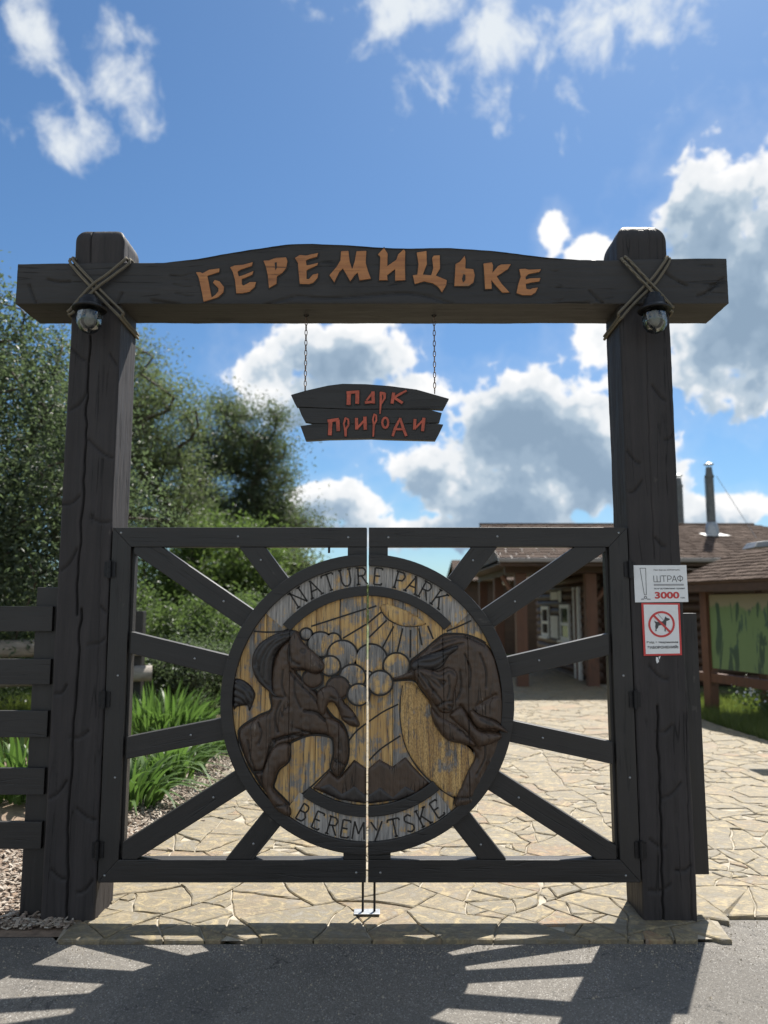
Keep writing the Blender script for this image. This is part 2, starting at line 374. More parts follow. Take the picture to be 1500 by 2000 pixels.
# ------------------------------------------------------------------ the gateway: posts, beam
def wob(x, z, s, k): return noise.noise(Vector((x * s, z * s, k)))
def post_mesh(name, x0, x1, y0, y1, ztop, cuts, seed, rtop):
    """a squared timber: dense rings up its length, cracks and axe cuts pressed into the front"""
    zs = np.concatenate([np.arange(-.12, ztop - rtop, .011), ztop - rtop + rtop * np.sin(np.linspace(0, math.pi / 2, 12))])
    nf, ns = 64, 22; r = .012
    ring = [(x0 + r + (x1 - x0 - 2 * r) * i / nf, y0, 0, -1) for i in range(nf + 1)]
    ring += [(x1 - r * .3, y0 + r * .3, .7, -.7)]
    ring += [(x1, y0 + r + (y1 - y0 - 2 * r) * i / ns, 1, 0) for i in range(ns + 1)]
    ring += [(x1 - r - (x1 - x0 - 2 * r) * i / 8, y1, 0, 1) for i in range(9)]
    ring += [(x0, y1 - r - (y1 - y0 - 2 * r) * i / ns, -1, 0) for i in range(ns + 1)]
    ring += [(x0 + r * .3, y0 + r * .3, -.7, -.7)]
    n = len(ring); V = np.zeros((len(zs), n, 3)); cx, cy = (x0 + x1) / 2, (y0 + y1) / 2
    for j, z in enumerate(zs):
        t = max(0, (z - (ztop - rtop)) / rtop); ins = rtop * (1 - math.sqrt(max(0, 1 - t * t)))
        kx = 1 - ins / ((x1 - x0) / 2) * .82; ky = 1 - ins / ((y1 - y0) / 2) * .82
        for i, (x, y, nx, ny) in enumerate(ring):
            d = .005 * wob(x + y, z, 1.7, seed) + .0035 * wob((x + y) * 3, z * .4, 9, seed + 5) + .0012 * wob((x + y) * 12, z * 1.5, 9, seed + 9)
            if abs(nx) + abs(ny) > 1.2: d += .012 * max(0, wob(x, z, 2.2, seed + 2)) - .002
            V[j, i] = (cx + (x - cx) * kx - nx * abs(d), cy + (y - cy) * ky - ny * abs(d), z)
    fr = slice(0, nf + 1); P = np.c_[V[:, fr, 0].ravel(), V[:, fr, 2].ravel()]; dep = np.zeros(len(P))
    for line, gw, gd in cuts: dep = np.maximum(dep, gd * np.exp(-(seg_dist(P, line) / gw) ** 2))
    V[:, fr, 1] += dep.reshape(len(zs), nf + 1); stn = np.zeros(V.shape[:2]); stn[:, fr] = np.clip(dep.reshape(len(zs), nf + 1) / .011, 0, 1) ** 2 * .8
    F = [(j * n + i, j * n + (i + 1) % n, (j + 1) * n + (i + 1) % n, (j + 1) * n + i) for j in range(len(zs) - 1) for i in range(n)]
    me = np_mesh(name, V.reshape(-1, 3), F, True)
    bm = bmesh.new(); bm.from_mesh(me); bm.verts.ensure_lookup_table()
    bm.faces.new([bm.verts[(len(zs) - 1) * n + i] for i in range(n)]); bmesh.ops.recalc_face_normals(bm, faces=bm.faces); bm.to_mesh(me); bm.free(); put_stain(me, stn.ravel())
    return me
def crack(pts, gw=.0052, gd=.018, jit=.006, seed=0):
    q = random.Random(seed); L = [G(*p) for p in pts]; out = []
    for i in range(len(L) - 1):
        k = max(2, int(abs(L[i + 1][1] - L[i][1]) / .05))
        out += [(L[i][0] + (L[i + 1][0] - L[i][0]) * s / k + q.uniform(-jit, jit) * (s > 0), L[i][1] + (L[i + 1][1] - L[i][1]) * s / k) for s in range(k)]
    return (out + [L[-1]], gw, gd)
def axe(a, b, sag=6, gw=.007, gd=.010):
    m = ((a[0] + b[0]) / 2 + sag * .3, (a[1] + b[1]) / 2 + sag); return (smooth_poly([G(*a), G(*m), G(*b)], 5, False), gw, gd)
cutsL = [crack([(176, 655), (170, 760), (166, 880), (160, 1000), (152, 1120), (150, 1200)], seed=1), crack([(158, 1190), (150, 1330), (141, 1450), (133, 1600), (130, 1795)], seed=2),
         crack([(200, 900), (196, 1100), (188, 1400)], .003, .005, .004, 3), crack([(178, 450), (176, 512)], .004, .012, .002, 4),
         axe((139, 680), (174, 706)), axe((137, 800), (170, 765)), axe((172, 858), (224, 896), 8), axe((118, 1115), (150, 1072)), axe((108, 1356), (130, 1338)),
         axe((136, 1440), (172, 1428)), axe((120, 985), (156, 968)), axe((196, 1185), (224, 1205)), axe((170, 1260), (212, 1240)), axe((95, 1560), (130, 1525)),
         axe((150, 1580), (186, 1602)), axe((100, 1700), (128, 1718)), axe((214, 690), (236, 720)), axe((150, 1745), (180, 1720)), axe((176, 1010), (214, 1018))]
cutsR = [crack([(1262, 650), (1266, 800), (1272, 950), (1278, 1090)], .003, .007, .003, 5), crack([(1284, 1380), (1288, 1500), (1292, 1640), (1296, 1800)], seed=6),
         crack([(1340, 1300), (1345, 1600), (1352, 1800)], .003, .007, .004, 7), crack([(1268, 445), (1270, 505)], .003, .006, .002, 8),
         axe((1274, 752), (1300, 782)), axe((1222, 965), (1254, 940)), axe((1280, 1050), (1300, 1068)), axe((1268, 1300), (1304, 1326), 9), axe((1282, 1430), (1312, 1418)),
         axe((1225, 880), (1250, 905)), axe((1300, 860), (1318, 838)), axe((1290, 1560), (1330, 1530)), axe((1270, 1640), (1300, 1655)), axe((1320, 1700), (1350, 1690)), axe((1268, 1740), (1310, 1728))]
gate = thing('wooden_gateway', 'tall black timber gateway, two squared posts carrying a beam with carved orange letters', 'gateway', (-.08, 4.34, 0))
for nm, x0, x1, zt, cu, sd in (('left', -1.782, -1.497, 3.795, cutsL, 1.3), ('right', 1.342, 1.628, 3.835, cutsR, 8.7)):
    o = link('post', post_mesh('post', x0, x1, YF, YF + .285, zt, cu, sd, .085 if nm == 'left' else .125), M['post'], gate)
def beam_mesh():
    top = [G(*p) for p in [(37, 517), (200, 516), (320, 515), (390, 507), (500, 488), (560, 480), (610, 478), (700, 483), (800, 487), (880, 486), (960, 492), (1060, 503), (1130, 510), (1300, 508), (1418, 507)]]
    tx = [p[0] for p in top]; tz = [p[1] for p in top]
    xs = np.arange(-2.092, 1.961, .0075); zb = 3.325; nf, ns, nb = 46, 8, 20; y0, y1 = YF - .018, YF + .30
    P = []; V = []
    for x in xs:
        zt = float(np.interp(x, tx, tz)) + .004 * wob(x, 0, 3, 2.2)
        zl = zb + .004 * wob(x, 0, 2.5, 7.1)
        ring = [(y0, zl + .006 + (zt - zl - .012) * i / nf, -1, 0) for i in range(nf + 1)]
        ring += [(y0 + .004 + (y1 - y0 - .008) * i / ns, zt, 0, 1) for i in range(ns + 1)]
        ring += [(y1, zt - .006 - (zt - zl - .012) * i / 6, 1, 0) for i in range(7)]
        ring += [(y1 - .004 - (y1 - y0 - .008) * i / nb, zl, 0, -1) for i in range(nb + 1)]
        for (y, z, ny, nz) in ring:
            d = .004 * abs(wob(x * .5, z + y, 5, 3.3)) + .003 * abs(wob(x * .3, (z + y) * 4, 9, 6.1)) + .001 * wob(x * 2, (z + y) * 14, 9, 1.7)
            V.append((x, y - ny * d, z - nz * d))
    n = len(ring); V = np.array(V).reshape(len(xs), n, 3); fr = slice(0, nf + 1)
    Q = np.c_[V[:, fr, 0].ravel(), V[:, fr, 2].ravel()]; dep = np.zeros(len(Q))
    low = smooth_poly([G(*p) for p in [(300, 590), (370, 598), (478, 600), (526, 594), (562, 583), (586, 579), (634, 582), (720, 577), (792, 573), (840, 580), (876, 592), (924, 601), (1080, 596), (1150, 597)]], 4, False)
    dl = seg_dist(Q, low); dep = np.maximum(dep, .016 * np.exp(-(dl / .013) ** 2))
    lowz = np.interp(Q[:, 0], [p[0] for p in low], [p[1] for p in low])      # the letter field lies a little deeper than the edge below it
    fld = (Q[:, 1] > lowz) & (Q[:, 0] > low[0][0]) & (Q[:, 0] < low[-1][0])
    fx = np.clip(np.minimum(Q[:, 0] - low[0][0], low[-1][0] - Q[:, 0]) / .25, 0, 1)
    dep = np.maximum(dep, .009 * fld * fx)
    marks = [((333, 540), (375, 535)), ((340, 557), (380, 560)), ((345, 574), (382, 578)), ((60, 560), (75, 600)), ((210, 620), (240, 575)), ((1290, 530), (1340, 560)), ((1385, 560), (1410, 545)), ((1150, 570), (1185, 600)),
             ((1070, 528), (1090, 530)), ((1068, 558), (1100, 562)), ((1075, 585), (1100, 586)), ((1360, 580), (1395, 560)), ((95, 548), (140, 552))]
    for a, b in marks: dep = np.maximum(dep, .011 * np.exp(-(seg_dist(Q, axe(a, b, 3)[0]) / .007) ** 2))
    V[:, fr, 1] += dep.reshape(len(xs), nf + 1)
    F = [(j * n + i, (j + 1) * n + i, (j + 1) * n + (i + 1) % n, j * n + (i + 1) % n) for j in range(len(xs) - 1) for i in range(n)]
    me = np_mesh('beam', V.reshape(-1, 3), F, True); bm = bmesh.new(); bm.from_mesh(me); bm.verts.ensure_lookup_table()
    for j in (0, len(xs) - 1):
        f = bm.faces.new([bm.verts[j * n + i] for i in range(n)])
    bmesh.ops.recalc_face_normals(bm, faces=bm.faces); bm.to_mesh(me); bm.free(); me.set_sharp_from_angle(angle=R(50)); return me
beam = link('beam', beam_mesh(), M['beam'], gate)
LET4 = [
 [(57,265),(95,265),(110,275),(165,245),(250,235),(245,265),(150,295),(160,340),(185,470),(215,450),(240,420),(240,395),(195,350),(210,328),(250,340),(285,385),(280,430),(235,470),(120,505),(100,400),(80,310)],
 [(335,225),(375,210),(440,205),(520,183),(510,215),(420,245),(395,262),(405,300),(440,290),(525,255),(515,285),(450,315),(430,320),(430,360),(440,375),(480,355),(495,345),(545,345),(535,385),(490,425),(430,437),(385,437),(375,330),(355,260)],
 [(605,172),(650,170),(700,150),(790,145),(800,175),(790,230),(760,270),(715,300),(710,360),(650,395),(640,290),(625,220)],
 [(860,150),(900,125),(950,130),(1050,108),(1040,140),(970,160),(950,170),(955,210),(985,205),(1050,188),(1040,210),(985,235),(955,250),(955,320),(975,320),(1005,285),(1050,275),(1045,310),(1010,350),(975,362),(900,360),(890,260),(885,190)],
 [(1235,95),(1295,92),(1305,180),(1325,240),(1345,180),(1360,95),(1440,92),(1435,190),(1455,260),(1478,318),(1385,332),(1370,270),(1345,290),(1310,340),(1270,270),(1250,235),(1220,265),(1180,348),(1140,290),(1200,220),(1230,170)]]
LET5 = [
 [(75,120),(125,68),(155,115),(152,215),(225,165),(240,120),(285,80),(298,95),(295,200),(298,330),(215,335),(215,240),(150,290),(155,330),(85,332),(92,230),(95,140)],
 [(390,105),(470,93),(473,200),(440,285),(508,290),(525,230),(515,150),(530,130),(578,128),(580,235),(545,292),(635,330),(630,370),(595,430),(565,385),(520,355),(450,340),(375,362),(358,290),(395,285),(405,200)],
 [(780,130),(788,170),(785,235),(850,240),(862,290),(850,350),(810,378),(695,378),(700,300),(705,200),(740,180)],
 [(932,195),(1000,185),(1010,210),(1005,270),(1050,215),(1075,203),(1155,200),(1130,240),(1040,300),(1080,360),(1145,430),(1085,432),(1020,360),(995,330),(1000,400),(945,403),(940,300)],
 [(1222,240),(1270,237),(1300,245),(1400,240),(1385,265),(1300,280),(1275,300),(1275,325),(1310,315),(1395,312),(1385,340),(1310,352),(1275,360),(1280,400),(1310,405),(1330,395),(1375,390),(1355,430),(1320,452),(1250,452),(1200,435),(1215,360),(1235,300)]]
HOLES = [(4, [(697,190),(714,186),(714,232),(702,250)]), (5, [(770,282),(785,290),(785,330),(766,350),(757,320)])]
def zpx(p, z): k = 4.1667; return (370 + p[0] / k, 470 + p[1] / k) if z == 4 else (720 + p[0] / k, 470 + p[1] / k)
for z, lets in ((4, LET4), (5, LET5)):
    for poly in lets:
        pl = [G(*zpx(p, z)) for p in poly]
        cx = sum(p[0] for p in pl) / len(pl); cz = sum(p[1] for p in pl) / len(pl)
        o = MB().prism(pl, YF - .016, YF + .01).build('letter', M['letter'], beam, bev=.003)
        # dark chiselled edge round the letter
        pts = [Vector(p) for p in pl]; out = []
        ar = sum(pl[i][0] * pl[(i + 1) % len(pl)][1] - pl[(i + 1) % len(pl)][0] * pl[i][1] for i in range(len(pl))); sg = 1 if ar > 0 else -1
        for i in range(len(pts)):
            a = (pts[i] - pts[i - 1]).normalized(); b = (pts[(i + 1) % len(pts)] - pts[i]).normalized(); t = (a + b)
            t = t.normalized() if t.length > .2 else a
            out.append((pts[i].x + t.y * sg * .0085, pts[i].y - t.x * sg * .0085))
        MB().prism(out, YF - .0105, YF + .01).build('letter_edge', M['carve'], o)
for z, h in HOLES: MB().prism([G(*zpx(p, z)) for p in h], YF - .018, YF + .0).build('letter_counter', M['carve'], beam)

# ------------------------------------------------------------------ gate leaves
DC = (-.089, 1.120); DR = .782               # centre and radius of the carved disc
U = DR / 284.0                               # metres per photo pixel near the disc
Z1 = lambda x, y: G(420 + x / 2.5, 1060 + y / 2.5)
ZA = lambda x, y: G(430 + x / 4.348, 1180 + y / 4.348)
ZB = lambda x, y: G(715 + x / 4.348, 1180 + y / 4.348)
YD = 4.195                                   # face of the disc boards
def ring_poly(r0, r1, a0, a1, n=40):
    a = [R(a0 + (a1 - a0) * i / n) for i in range(n + 1)]
    return [(DC[0] + r1 * math.cos(t), DC[1] + r1 * math.sin(t)) for t in a] + [(DC[0] + r0 * math.cos(t), DC[1] + r0 * math.sin(t)) for t in a[::-1]]
XCL, XCR = -.0945, -.0835
ZT, ZTI, ZBI, ZBT = 2.051, 1.943, .305, .191
def leaf(side, label):
    L = side < 0
    xo, xi, xc = (-1.492, -1.388, XCL) if L else (1.338, 1.234, XCR)
    lf = thing('gate_leaf', label, 'gate', ((xo + xc) / 2, 4.24, ZBT))
    y0, y1 = YF + .004, YF + .074
    MB().prism([(xo, ZBT), (xi, ZBI), (xi, ZTI), (xo, ZT)], y0, y1).build('stile', M['black_z'], lf, bev=.004)
    MB().prism([(xo, ZT), (xi, ZTI), (xc, ZTI), (xc, ZT)], y0, y1).build('top_rail', M['black_x'], lf, bev=.004)
    MB().prism([(xo, ZBT), (xi, ZBI), (xc, ZBI), (xc, ZBT)], y0, y1).build('bottom_rail', M['black_x'], lf, bev=.004)
    # narrow lath behind the stile
    xa = xi + .016 * (1 if L else -1)
    MB().box(min(xi, xa), max(xi, xa), y0 + .03, y1 + .012, ZBI + .002, ZTI - .002).build('stile_lath', M['black_z'], lf, bev=.002)
    angs = [146.3, 127.7, 166.6, 191.0, 211.8, 230.7] if L else [33.6, 52.1, 12.8, -11.9, -31.9, -51.1]
    for a in angs:
        c, s = math.cos(R(a)), math.sin(R(a)); hw = .0565
        rect = [(DC[0] + c * r - s * t, DC[1] + s * r + c * t) for r, t in ((.70, -hw), (2.2, -hw), (2.2, hw), (.70, hw))]
        k = .0005
        for nx, nz, cc_ in ((0, 1, ZTI - k), (0, -1, -ZBI - k), ((-1, 0, -xi - .017) if L else (1, 0, xi - .017))): rect = clip(rect, nx, nz, cc_)
        loc = [((x - DC[0]) * c + (z - DC[1]) * s, -(x - DC[0]) * s + (z - DC[1]) * c) for x, z in rect]
        MB().prism(loc, 0, .062).build('spoke', M['black_x'], lf, bev=.004, loc=(DC[0], YF + .008, DC[1]), rot=(0, -R(a), 0))
    for py0, py1, hw in ((1066, 1096, 40), (1655, 1682, 45)):
        x = DC[0] - hw * U if L else DC[0] + hw * U
        z0, z1 = G(718, py1)[1], G(718, py0)[1]
        z0, z1 = (z0, ZTI - .001) if py0 < 1300 else (ZBI + .001, z1)
        MB().box(min(x, xc), max(x, xc), y0 + .002, y1 - .004, z0, z1).build('disc_block', M['black_x'], lf, bev=.003)
    # ------ the carved disc half
    sgn = lambda p: clip(p, 1, 0, xc) if L else clip(p, -1, 0, -xc)
    a0, a1 = (90, 270) if L else (-90, 90)
    q = sgn(ring_poly(.717, DR, a0 - 4, a1 + 4, 72))
    ring = MB().prism(q, YF - .030, YF + .066).build('disc_rim', M['black_x'], lf, bev=.006)
    seams = [428, 468, 518, 568, 617, 663] if L else [767, 816, 865, 914, 963, 1008]
    xs = [G(s, 1373)[0] for s in seams]; xs = xs + [xc] if L else [xc] + xs
    circ = [(DC[0] + .722 * math.cos(R(t)), DC[1] + .722 * math.sin(R(t))) for t in range(0, 360, 3)]
    for i in range(6):
        p = clip(clip(circ, -1, 0, -xs[i] - .0012), 1, 0, xs[i + 1] - .0012)
        if len(p) > 2: MB().prism(p, YD + rnd.uniform(-.0012, .0012), YF + .055).build('board', M['board'], lf, bev=.0015, seg=1)
        for (r0, r1, b0, b1) in ((.603, .724, 40, 140), (.590, .724, -127, -52)):
            p = ring_poly(r0, r1, b0, b1, 60); p = clip(clip(p, -1, 0, -xs[i] - .001), 1, 0, xs[i + 1] - .001)
            if len(p) > 2: MB().prism(p, YD - .005 + rnd.uniform(-.001, .001), YD + .004).build('lettered_board', M['board_grey'], lf)
    MB().prism(sgn(circ), YF + .056, YF + .064).build('backing', M['black_z'], lf)  # added sheet behind the boards, blocks light through the joints
    for (r0, r1, b0, b1) in ((.556, .609, 42, 138.5), (.536, .594, -124.5, -50)):
        p = sgn(ring_poly(r0, r1, max(b0, a0 if L and b0 > 0 else b0), b1, 60))
        MB().prism(p, YD - .020, YD + .01).build('arc_moulding', M['black_x'], lf, bev=.006)
    for py in (1112, 1366, 1660):
        x, z = G((1233 + (py - 1112) * .04) if not L else (206 - (py - 1090) * .04), py)
        x = xo + (.004 if not L else -.004)
        hg = MB().tube([(x, YF - .012, z - .048), (x, YF - .012, z + .048)], .011, 10).build('hinge', M['iron'], lf, smooth=False)
        MB().box(x - .03, x + .03, YF - .003, YF + .006, z - .04, z + .04).build('hinge_plate', M['iron'], hg)
    if L: hx, hz = G(642, 1078); MB().box(hx - .006, hx + .006, YF + .02, YF + .035, hz - .004, ZTI + .002).build('latch_pin', M['iron'], lf)
    for bx_, bz_ in [((xo + xi) / 2, ZT - .03), ((xo + xi) / 2 - .02, ZBT + .035), ((xo + xi) / 2, 1.25), ((xo + xi) / 2 + .015, .72), (xc - .10 if L else xc + .10, ZT - .055), (xc - .06 if L else xc + .06, ZBT + .05), ((xc + xo) / 2, ZT - .05)] + [(DC[0] + .95 * math.cos(R(a)), DC[1] + .95 * math.sin(R(a))) for a in angs]:
        MB().lathe((0, 0, 0), [(.001, .003), (.005, .0025), (.0065, 0)], 10).build('screw_head', M['steel'], lf, smooth=True, loc=(bx_ + rnd.uniform(-.01, .01), y0 + .0005, bz_), rot=(R(90), 0, 0))
    x = G(707 if L else 731, 1760)[0] + (.002 if L else 0)
    MB().tube([(x, YF + .09, .012), (x, YF + .09, .45)], .0065, 8).build('drop_bolt', M['iron'], lf, smooth=True)
    return lf
leafL = leaf(-1, 'left gate leaf of black spokes, carved horse on its half of the disc')
leafR = leaf(1, 'right gate leaf of black spokes, carved bison and sun on its half disc')
xa, xb = G(690, 1780)[0], G(742, 1780)[0]
tag(MB().box(xa, xb, YF + .055, YF + .125, .012, .019).build('bolt_plate', M['steel'], bev=.002), 'small steel floor plate under the two drop bolts of the gate', 'floor plate')

def line(pts, wpx, parent, y=None, name='carved_line', fn=Z1, mat='carve', pr=.0022):
    p = stroke([fn(*q) for q in smooth_poly(pts, 4, False)] if len(pts) > 2 else [fn(*q) for q in pts], wpx * U)
    y = YD if y is None else y
    return MB().prism(p, y - pr, y + .003).build(name, M[mat], parent)
# carved letters of the ring, drawn with strokes in a unit box
GL = {'N': [[(0, 0), (.03, 1)], [(0, 1), (.75, 0)], [(.75, 0), (.75, 1)], [(-.15, 0), (.15, 0)], [(-.15, 1), (.1, 1)], [(.6, 1), (.9, 1)]],
      'A': [[(0, 0), (.4, 1), (.8, 0)], [(.15, .38), (.65, .38)], [(-.12, 0), (.14, 0)], [(.66, 0), (.92, 0)], [(.3, 1), (.42, 1)]],
      'T': [[(.4, 0), (.4, 1)], [(0, 1), (.8, 1)], [(.28, 0), (.52, 0)], [(0, 1), (-.03, .86)], [(.8, 1), (.83, .86)]],
      'U': [[(.05, 1), (.05, .3), (.2, .03), (.45, 0), (.62, .12), (.7, .35), (.7, 1)], [(-.08, 1), (.18, 1)], [(.56, 1), (.84, 1)]],
      'R': [[(.1, 0), (.1, 1), (.5, .98), (.65, .8), (.55, .55), (.1, .5)], [(.35, .5), (.75, 0)], [(-.03, 0), (.24, 0)], [(-.03, 1), (.1, 1)]],
      'E': [[(.62, .0), (.1, 0), (.1, 1), (.62, 1)], [(.1, .52), (.5, .52)], [(.62, 0), (.64, .12)], [(.62, 1), (.64, .88)]],
      'P': [[(.1, 0), (.1, 1), (.55, .97), (.68, .75), (.55, .5), (.1, .45)], [(-.03, 0), (.24, 0)], [(-.03, 1), (.1, 1)]],
      'K': [[(.1, 0), (.1, 1)], [(.7, 1), (.12, .45)], [(.3, .6), (.72, 0)], [(-.03, 0), (.24, 0)], [(-.03, 1), (.24, 1)], [(.58, 1), (.82, 1)], [(.6, 0), (.86, 0)]],
      'B': [[(.1, 0), (.1, 1), (.5, .97), (.6, .78), (.5, .56), (.1, .53)], [(.5, .54), (.7, .3), (.55, .04), (.1, 0)]],
      'M': [[(0, 0), (.1, 1), (.42, .3), (.74, 1), (.84, 0)]], 'Y': [[(0, 1), (.38, .5)], [(.8, 1), (.2, -.1)]],
      'S': [[(.65, .85), (.45, 1), (.18, .92), (.12, .7), (.35, .52), (.62, .35), (.6, .1), (.35, 0), (.08, .12)]]}
def ring_text(txt, angs, r, hgt, up, wid):
    for ch, a in zip(txt, angs):
        t = R(a); px_, pz_ = DC[0] + r * math.cos(t), DC[1] + r * math.sin(t)
        ux, uz = (math.cos(t), math.sin(t)) if up else (-math.cos(t), -math.sin(t))     # letter's upward direction
        rx, rz = uz, -ux
        par = leafL if px_ < -.089 else leafR
        mb = MB()
        for stp in GL[ch]:
            pts = [(px_ + ((x - .38) * rx * .85 + (z - .5) * ux) * hgt, pz_ + ((x - .38) * rz * .85 + (z - .5) * uz) * hgt) for x, z in stp]
            for i in range(len(pts) - 1):
                mb.prism(stroke([pts[i], pts[i + 1]], wid), YD - .0068 - .0002 * (i % 2), YD - .003)
        mb.build('letter', M['carve'], par)
ring_text('NATUREPARK', [124.4, 116.3, 108.6, 100.3, 92.6, 84.9, 74.6, 68.3, 61.6, 54.2], .664, .090, True, .0085)
ring_text('BEREMYTSKE', [-120.2, -112.6, -105.6, -99.6, -94.0, -85.6, -77.6, -70.6, -63.8, -56.4], .665, .088, False, .0085)

# ------ relief pictures
def pz(fn, pts, n=4): return smooth_poly([fn(*p) for p in pts], n)
RL = dict(yb=YD)
# sun and rays
relief('carved_sun', pz(Z1, [(808, 312), (835, 300), (900, 318), (960, 345), (1025, 395), (985, 406), (930, 408), (880, 392), (840, 362), (818, 338)]), YD, .007, .03, M['sun_wood'], leafR)
line([(806, 312), (822, 350), (850, 378), (890, 398), (940, 409), (990, 406), (1030, 395)], 2.4, leafR)
for a, b in (((788, 308), (748, 322)), ((812, 338), (748, 392)), ((838, 378), (752, 462)), ((872, 408), (818, 512)), ((916, 418), (890, 532)), ((955, 425), (953, 560)), ((995, 418), (1010, 500)), ((1038, 405), (1065, 470))): line([a, b], 3.2, leafR)
for a, b in (((738, 322), (470, 408)), ((738, 398), (625, 466))): line([a, b], 3.2, leafL)
# cloud scales, upper ones below the lower ones
PUFF = [(578, 478, 34, 0), (742, 668, 40, 2), (446, 446, 26, 0), (515, 497, 60, 0), (622, 548, 70, 1), (563, 600, 46, 2), (763, 570, 74, 1), (886, 600, 61, 2), (672, 655, 60, 3), (806, 682, 57, 4), (602, 706, 54, 4), (702, 738, 50, 5), (478, 662, 46, 2)]
for cx, cy, r, k in PUFF:
    pl = [(cx + r * math.cos(R(t)), cy + r * .97 * math.sin(R(t))) for t in range(0, 360, 12)]
    bl = [(cx + (r + 9) * math.cos(R(t)), cy + (r + 9) * .97 * math.sin(R(t))) for t in range(0, 360, 12)]
    for par, nx, c in ((leafL, 1, XCL), (leafR, -1, -XCR)):
        p = clip([Z1(*q) for q in pl], nx, 0, c); b_ = clip([Z1(*q) for q in bl], nx, 0, c)
        if len(p) > 3:
            MB().prism(b_, YD - .004 - .006 * k, YD + .003).build('cloud_outline', M['carve'], par)
            relief('carved_cloud', p, YD, .005, .05, M['puff' if cx not in (602, 478) else 'horse'], par, h0=.005 + .006 * k)
# river lines, stippled slope
line([(690, 770), (745, 725), (800, 690), (860, 676)], 3, leafR if False else leafL) if False else None
line([(684, 775), (712, 748), (738, 728)], 3, leafL); line([(752, 722), (800, 692), (858, 676), (910, 672)], 3, leafR)
line([(652, 968), (690, 920), (738, 882)], 3, leafL); line([(752, 872), (820, 825), (895, 788)], 3, leafR); line([(752, 1062), (810, 1005), (905, 942)], 3, leafR)
relief('chiselled_slope', pz(ZB, [(312, 690), (360, 662), (420, 690), (560, 860), (640, 1080), (830, 1180), (920, 1300), (860, 1450), (770, 1630), (600, 1540), (440, 1380), (335, 1200), (296, 1000), (292, 850)]), YD, .005, .03, M['stipple'], leafR)
line([(312, 690), (290, 860), (298, 1020), (335, 1200), (440, 1390), (600, 1545), (745, 1640)], 3.2, leafR, fn=ZB, y=YD - .001, pr=.003)
line([(192, 432), (250, 436), (330, 432), (372, 412)], 3.2, leafL); line([(1130, 432), (1190, 408), (1250, 380)], 3, leafR); line([(372, 1272), (430, 1222), (470, 1190), (585, 1080)], 3, leafL)
# hills
HILL = [(478, 1196), (560, 1110), (604, 1148), (680, 1058), (745, 1104), (802, 1056), (866, 1092), (930, 1046), (985, 1110), (1046, 1172), (985, 1222), (900, 1252), (745, 1272), (600, 1250)]
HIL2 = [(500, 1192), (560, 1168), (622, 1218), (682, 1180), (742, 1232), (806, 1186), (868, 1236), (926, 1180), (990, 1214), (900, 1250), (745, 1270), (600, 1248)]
for poly, h, mt, nm in ((HILL, .012, 'horse', 'carved_hills'), (HIL2, .006, 'mane', 'lower_hills')):  # the second, darker zigzag is a carved piece of its own
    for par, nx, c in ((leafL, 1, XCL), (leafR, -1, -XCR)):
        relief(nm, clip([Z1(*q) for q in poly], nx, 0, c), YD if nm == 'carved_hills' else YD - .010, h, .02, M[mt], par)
line([(500, 1192), (560, 1168), (622, 1218), (682, 1180), (738, 1228)], 3.4, leafL, y=YD - .020) if False else None
def figure_outline(poly, d, parent):       # black stained line cut round a figure
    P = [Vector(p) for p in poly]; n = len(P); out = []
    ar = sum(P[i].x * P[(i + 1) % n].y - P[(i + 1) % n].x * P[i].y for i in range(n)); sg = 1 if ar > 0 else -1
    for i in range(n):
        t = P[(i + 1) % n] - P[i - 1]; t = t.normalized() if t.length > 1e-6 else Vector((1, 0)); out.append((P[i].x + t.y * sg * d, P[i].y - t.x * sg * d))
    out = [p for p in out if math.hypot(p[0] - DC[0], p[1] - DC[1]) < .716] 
    MB().prism(out, YD - .0032, YD + .002).build('carved_outline', M['carve'], parent)
